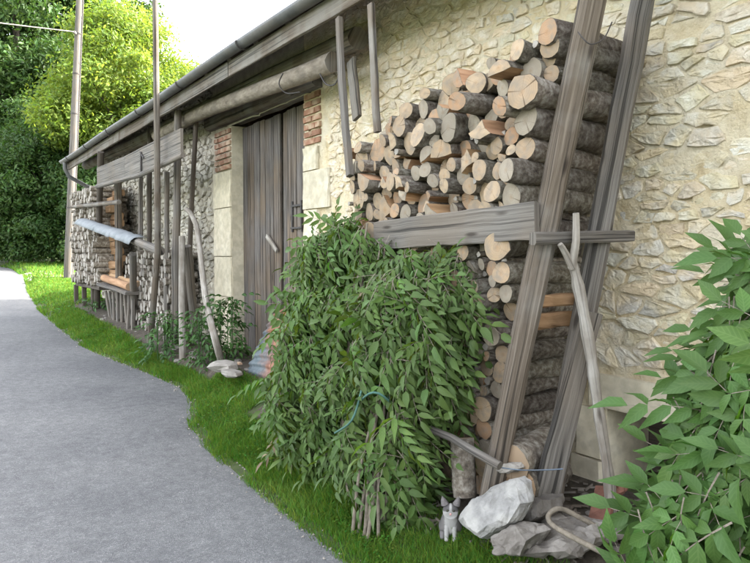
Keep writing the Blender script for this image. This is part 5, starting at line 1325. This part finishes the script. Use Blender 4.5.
# ------------------------------------------------------------------ the kitten
def kitten():
    fp = P(450.5, 523, 2.12); fp.z = zg(fp.x, fp.y) + .005
    k = .205                                      # sitting height
    yaw = math.atan2(-fp.y, -fp.x)          # looks towards the road
    # skeleton in unit space: x forward, y left, z up
    V = [(-.16, 0, .19, .25), (-.06, 0, .36, .235), (.05, 0, .52, .19), (.10, 0, .64, .14), (.15, 0, .775, .20), (.25, 0, .735, .115),   # 0 pelvis 1 2 chest 3 neck 4 head 5 muzzle
         (.11, .09, .40, .07), (.15, .095, .20, .052), (.17, .095, .05, .045), (.235, .095, .028, .042),
         (.11, -.09, .40, .07), (.15, -.095, .20, .052), (.17, -.095, .05, .045), (.235, -.095, .028, .042),
         (-.05, .17, .15, .115), (.06, .20, .06, .055), (.13, .19, .035, .042), (-.05, -.17, .15, .115), (.06, -.20, .06, .055), (.13, -.19, .035, .042),
         (-.30, .06, .06, .05), (-.28, .22, .035, .04), (-.12, .30, .03, .035), (.04, .30, .03, .028)]
    E = [(0, 1), (1, 2), (2, 3), (3, 4), (4, 5), (2, 6), (6, 7), (7, 8), (8, 9), (2, 10), (10, 11), (11, 12), (12, 13), (0, 14), (14, 15), (15, 16), (0, 17), (17, 18), (18, 19), (0, 20), (20, 21), (21, 22), (22, 23)]
    me = bpy.data.meshes.new('cat'); me.from_pydata([(a * k, b * k, c * k) for a, b, c, r in V], E, [])
    o = link('cat', me, None, fp); o.rotation_euler = (0, 0, yaw)
    sk = o.modifiers.new('skin', 'SKIN'); me.skin_vertices or None
    if not me.skin_vertices:
        bpy.context.view_layer.objects.active = o; bpy.ops.mesh.customdata_skin_add()
    for sv, v in zip(me.skin_vertices[0].data, V): sv.radius = (v[3] * k * 1.18, v[3] * k * 1.18)
    me.skin_vertices[0].data[0].use_root = True
    sk.use_smooth_shade = True
    ss = o.modifiers.new('sub', 'SUBSURF'); ss.levels = 2; ss.render_levels = 2
    m = bpy.data.materials.new('kitten_fur'); m.use_nodes = True; nt = m.node_tree; L = nt.links.new; bs = nt.nodes['Principled BSDF']
    bs.inputs['Roughness'].default_value = .95; bs.inputs['Specular IOR Level'].default_value = .1
    tc = nt.nodes.new('ShaderNodeTexCoord'); sx = nt.nodes.new('ShaderNodeSeparateXYZ'); L(tc.outputs['Object'], sx.inputs[0])
    nz = nd(nt, 'ShaderNodeTexNoise', Scale=60.0, Detail=4.0); L(tc.outputs['Object'], nz.inputs['Vector'])
    # white chest, muzzle and paws; grey back, cap and ears
    ay = nd(nt, 'ShaderNodeMath', operation='ABSOLUTE'); L(sx.outputs[1], ay.inputs[0])
    a = nd(nt, 'ShaderNodeMath', operation='MULTIPLY_ADD'); a.inputs[1].default_value = -.75; L(ay.outputs[0], a.inputs[0]); L(sx.outputs[0], a.inputs[2])
    my = nd(nt, 'ShaderNodeMapRange'); my.inputs[1].default_value = .015 * k; my.inputs[2].default_value = .05 * k; L(ay.outputs[0], my.inputs[0])
    mz = nd(nt, 'ShaderNodeMapRange'); mz.inputs[1].default_value = .74 * k; mz.inputs[2].default_value = .78 * k; L(sx.outputs[2], mz.inputs[0])
    mm = nd(nt, 'ShaderNodeMath', operation='MULTIPLY'); L(my.outputs[0], mm.inputs[0]); L(mz.outputs[0], mm.inputs[1])
    ms_ = nd(nt, 'ShaderNodeMath', operation='MULTIPLY_ADD'); ms_.inputs[1].default_value = -.1; L(mm.outputs[0], ms_.inputs[0]); L(a.outputs[0], ms_.inputs[2])
    c = nd(nt, 'ShaderNodeMath', operation='MULTIPLY_ADD'); c.inputs[1].default_value = .03; L(nz.outputs['Fac'], c.inputs[0]); L(ms_.outputs[0], c.inputs[2])
    rp = ramp(nt, [(0, (.085, .08, .078)), (.5, (.15, .14, .135)), (.58, (.31, .30, .285))]); mr = nd(nt, 'ShaderNodeMapRange'); mr.inputs[1].default_value = -.06; mr.inputs[2].default_value = .10
    L(c.outputs[0], mr.inputs[0]); L(mr.outputs[0], rp.inputs[0]); L(rp.outputs[0], bs.inputs['Base Color'])
    fb = nd(nt, 'ShaderNodeTexNoise', Scale=220.0, Detail=3.0); L(tc.outputs['Object'], fb.inputs['Vector'])
    bp = nd(nt, 'ShaderNodeBump', Strength=.6, Distance=.003); L(fb.outputs['Fac'], bp.inputs['Height']); L(bp.outputs[0], bs.inputs['Normal'])
    me.materials.append(m)
    tag(o, 'small grey and white kitten sitting beside the white boulder, facing the road', 'cat')
    def part(name, mb, mm):
        me2 = mb.mesh(name, mm); q = link(name, me2, o); return q
    for s in (-1, 1):
        mb = MB(); base = Vector((.13, s * .135, .92)) * k; tip = Vector((.15, s * .20, 1.09)) * k
        mb.tube([base - Vector((0, 0, .03 * k)), base * .5 + tip * .5 + Vector((0, s * .01 * k, 0)), tip], [.095 * k, .062 * k, .008 * k], 8); part('ear', mb, [M['darkfur']])
        mb = MB(); c = Vector((.345, s * .075, .815)) * k; mb.tube([c - Vector((.02 * k, 0, 0)), c, c + Vector((.012 * k, 0, 0))], [.03 * k, .028 * k, .012 * k], 8); part('eye', mb, [M['catseye']])
    mb = MB(); c = Vector((.385, 0, .745)) * k; mb.tube([c - Vector((.02 * k, 0, 0)), c, c + Vector((.014 * k, 0, 0))], [.03 * k, .026 * k, .008 * k], 8); part('nose', mb, [M['catnose']])
    return o
M['darkfur'] = mat('dark_grey_fur', [(0.3, (.09, .08, .078)), (0.7, (.18, .165, .16))], nscale=80, bump=.4, rough=.95)
M['catseye'] = mat('kitten_eye', [(0.3, (.02, .02, .015)), (0.7, (.05, .05, .03))], nscale=80, bump=0, rough=.2)
M['catnose'] = mat('pink_nose', [(0.3, (.4, .22, .2)), (0.7, (.45, .26, .24))], nscale=80, bump=0, rough=.5)
kitten()

# ------------------------------------------------------------------ grass
def grass_field(regions):
    vs = []; loops = []; base = 0
    for (t0, t1, dens, h, w, umax) in regions:
        L = t1 - t0
        n = int(dens * L * 1.2)
        tt = np.random.uniform(t0, t1, n); dd = np.random.uniform(-.09, 1.0, n)
        for t, d in zip(tt, dd):
            e = edge(t)
            lim = umax(t) if callable(umax) else umax
            u = e + d * (lim - e) if d > 0 else e + d * .9
            nn = mn.noise(Vector((u * 2.2, t * 2.2, 0)))
            if d > .8 and random.random() < (d - .8) * 4.5 + nn * .4: continue
            if d < .04 and random.random() < .45 - nn: continue
            hh = h * random.uniform(.5, 1.4) * (1 + .5 * nn) * (1.7 if random.random() < .06 else 1); z = zg(u, t) - .005
            a = random.uniform(0, 6.283); b = random.uniform(0, 6.283); lean = hh * random.uniform(.15, .8)
            cx, sx = math.cos(a) * w / 2, math.sin(a) * w / 2; lx, ly = math.cos(b) * lean, math.sin(b) * lean
            vs += [(u - cx, t - sx, z), (u + cx, t + sx, z), (u + cx * .7 + lx * .4, t + sx * .7 + ly * .4, z + hh * .6), (u - cx * .7 + lx * .4, t - sx * .7 + ly * .4, z + hh * .6), (u + lx, t + ly, z + hh * .95)]
            loops += [base, base + 1, base + 2, base, base + 2, base + 3, base + 3, base + 2, base + 4]
            base += 5
        for _ in range(int(dens * L * .16)):
            t = random.uniform(t0, t1); d = random.random(); e = edge(t); lim = umax(t) if callable(umax) else umax; u = e + .05 + d * (lim - e - .05)
            if mn.noise(Vector((u * 3, t * 3, 40))) < .02: continue
            z = zg(u, t) + h * random.uniform(.4, .95); s = w * random.uniform(1.0, 1.9); a = random.uniform(0, 6.28); tx, ty = random.uniform(-.5, .5), random.uniform(-.5, .5)
            base_pts = [(math.cos(a + k * 1.571) * s * (1.3 if k % 2 else .9), math.sin(a + k * 1.571) * s * (1.3 if k % 2 else .9)) for k in range(4)]
            vs += [(u + x, t + y, z + x * tx + y * ty) for x, y in base_pts]; loops += [base, base + 1, base + 2, base, base + 2, base + 3]; base += 4
    me = fast_mesh('grass', vs, 3, loops, [M['grass']])
    o = link('grass', me); return tag(o, 'short green lawn grass on the verge between road and wall', 'grass', None, 'stuff')
def soil_edge(t):
    return max(edge(t) + .12, 2.20 if t < 5.2 else (2.62 if t < 6.6 else 2.38)) + .05
grass_field([(.6, 3.2, 15000, .042, .0040, soil_edge), (3.2, 5.4, 11000, .045, .0048, soil_edge), (5.4, 9.0, 6000, .05, .0065, soil_edge), (9.0, 14.0, 3600, .055, .009, soil_edge),
             (14.0, 23.0, 2600, .07, .016, 5.0), (23, 34, 900, .12, .03, 9.0)])

# ------------------------------------------------------------------ trees beyond the barn
def tree(name, label, cat, base, height, crown, m, n_clump, per, lsize, trunk=.2, low=.25, spread=(1, 1, 1), group=None, seed=0):
    rnd = np.random.RandomState(seed); rr = random.Random(seed)
    b = Vector((base[0], base[1], zg(base[0], base[1]) - .05))
    root = empty(name, b, label, cat, group)
    mb = MB(); q = wobble(b, b + Vector((0, 0, height * .7)), 8, .25, seed); mb.tube(q, [trunk * (1 - .75 * i / 8) for i in range(9)], 9, jit=.08); mb.build('trunk', [M['treebark']], root, b)
    cc = b + Vector((0, 0, height * (low + 1) / 2)); ch = height * (1 - low) / 2
    centers = []
    for i in range(n_clump):
        while True:
            p = Vector((rr.uniform(-1, 1), rr.uniform(-1, 1), rr.uniform(-1, 1)))
            if .2 < p.length < 1: break
        p = p * (1 if rr.random() < .35 else min(1.0, .9 / p.length * rr.uniform(.8, 1.05)) if p.length > .3 else 1)
        wz = 1.0 - .35 * max(0, p.z)
        c = cc + Vector((p.x * crown * wz * spread[0], p.y * crown * wz * spread[1], p.z * ch))
        centers.append((c, crown * rr.uniform(.16, .34)))
    for i in range(min(14, n_clump // 4)):
        c, r = centers[i * 3 % n_clump]
        st = b + Vector((0, 0, height * rr.uniform(.2, .6))); qq = smooth_pts([st, st * .5 + c * .5 + Vector((0, 0, .3)), c], 4)
        mb = MB(); mb.tube(qq, [trunk * .32 * (1 - .8 * k / (len(qq) - 1)) for k in range(len(qq))], 6); mb.build('limb', [M['treebark']], root, st)
    V = []
    for c, r in centers:
        n = int(per * rr.uniform(.6, 1.4))
        d = rnd.normal(size=(n, 3)); d /= np.linalg.norm(d, axis=1)[:, None]
        rad = r * (rnd.uniform(.25, 1.0, n) ** .5) * (1 + .25 * rnd.normal(size=n))
        p = np.array(c) + d * rad[:, None] * np.array([1.15, 1.15, .8])
        nrm = d * .6 + rnd.normal(size=(n, 3)) * .6 + np.array([0, 0, .5]); nrm /= np.linalg.norm(nrm, axis=1)[:, None]
        ax = np.cross(nrm, rnd.normal(size=(n, 3))); ax /= np.linalg.norm(ax, axis=1)[:, None]
        bx = np.cross(nrm, ax); s = lsize * rnd.uniform(.6, 1.3, n)[:, None]
        V.append(np.stack([p - ax * s, p - bx * s * .42 + nrm * s * .12, p + ax * s, p + bx * s * .42 + nrm * s * .12], 1))
    V = np.concatenate(V).reshape(-1, 3) - np.array(b)
    me = fast_mesh('crown', V, 4, np.arange(len(V)), [M[m]])
    o = link('crown', me, root); o['kind'] = 'stuff'
    return root
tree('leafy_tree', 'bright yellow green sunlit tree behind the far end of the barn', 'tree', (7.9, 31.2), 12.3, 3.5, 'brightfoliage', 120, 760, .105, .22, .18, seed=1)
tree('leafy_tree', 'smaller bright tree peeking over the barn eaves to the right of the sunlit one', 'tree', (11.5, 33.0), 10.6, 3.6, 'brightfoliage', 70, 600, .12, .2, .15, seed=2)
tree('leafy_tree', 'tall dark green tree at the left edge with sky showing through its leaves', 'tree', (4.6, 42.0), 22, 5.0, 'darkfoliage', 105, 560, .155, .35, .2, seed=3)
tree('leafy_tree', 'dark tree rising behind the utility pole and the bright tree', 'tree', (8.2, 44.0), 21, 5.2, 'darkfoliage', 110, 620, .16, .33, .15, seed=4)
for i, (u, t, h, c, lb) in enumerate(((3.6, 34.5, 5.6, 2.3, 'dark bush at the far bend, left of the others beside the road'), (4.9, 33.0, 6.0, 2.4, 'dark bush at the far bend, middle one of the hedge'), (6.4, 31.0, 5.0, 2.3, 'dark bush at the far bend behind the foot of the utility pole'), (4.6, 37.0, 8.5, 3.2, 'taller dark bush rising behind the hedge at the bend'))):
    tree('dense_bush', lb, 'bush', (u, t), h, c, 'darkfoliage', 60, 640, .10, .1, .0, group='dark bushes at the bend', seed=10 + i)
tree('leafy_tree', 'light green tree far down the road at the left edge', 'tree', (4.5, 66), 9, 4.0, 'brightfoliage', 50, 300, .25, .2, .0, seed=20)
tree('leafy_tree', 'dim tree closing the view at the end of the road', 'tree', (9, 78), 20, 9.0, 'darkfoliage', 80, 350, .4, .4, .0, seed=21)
print('logs', nlog, 'stones', len(main), 'rest', len(rest), 'wall2', len(ST2), 'objects', len(bpy.data.objects))
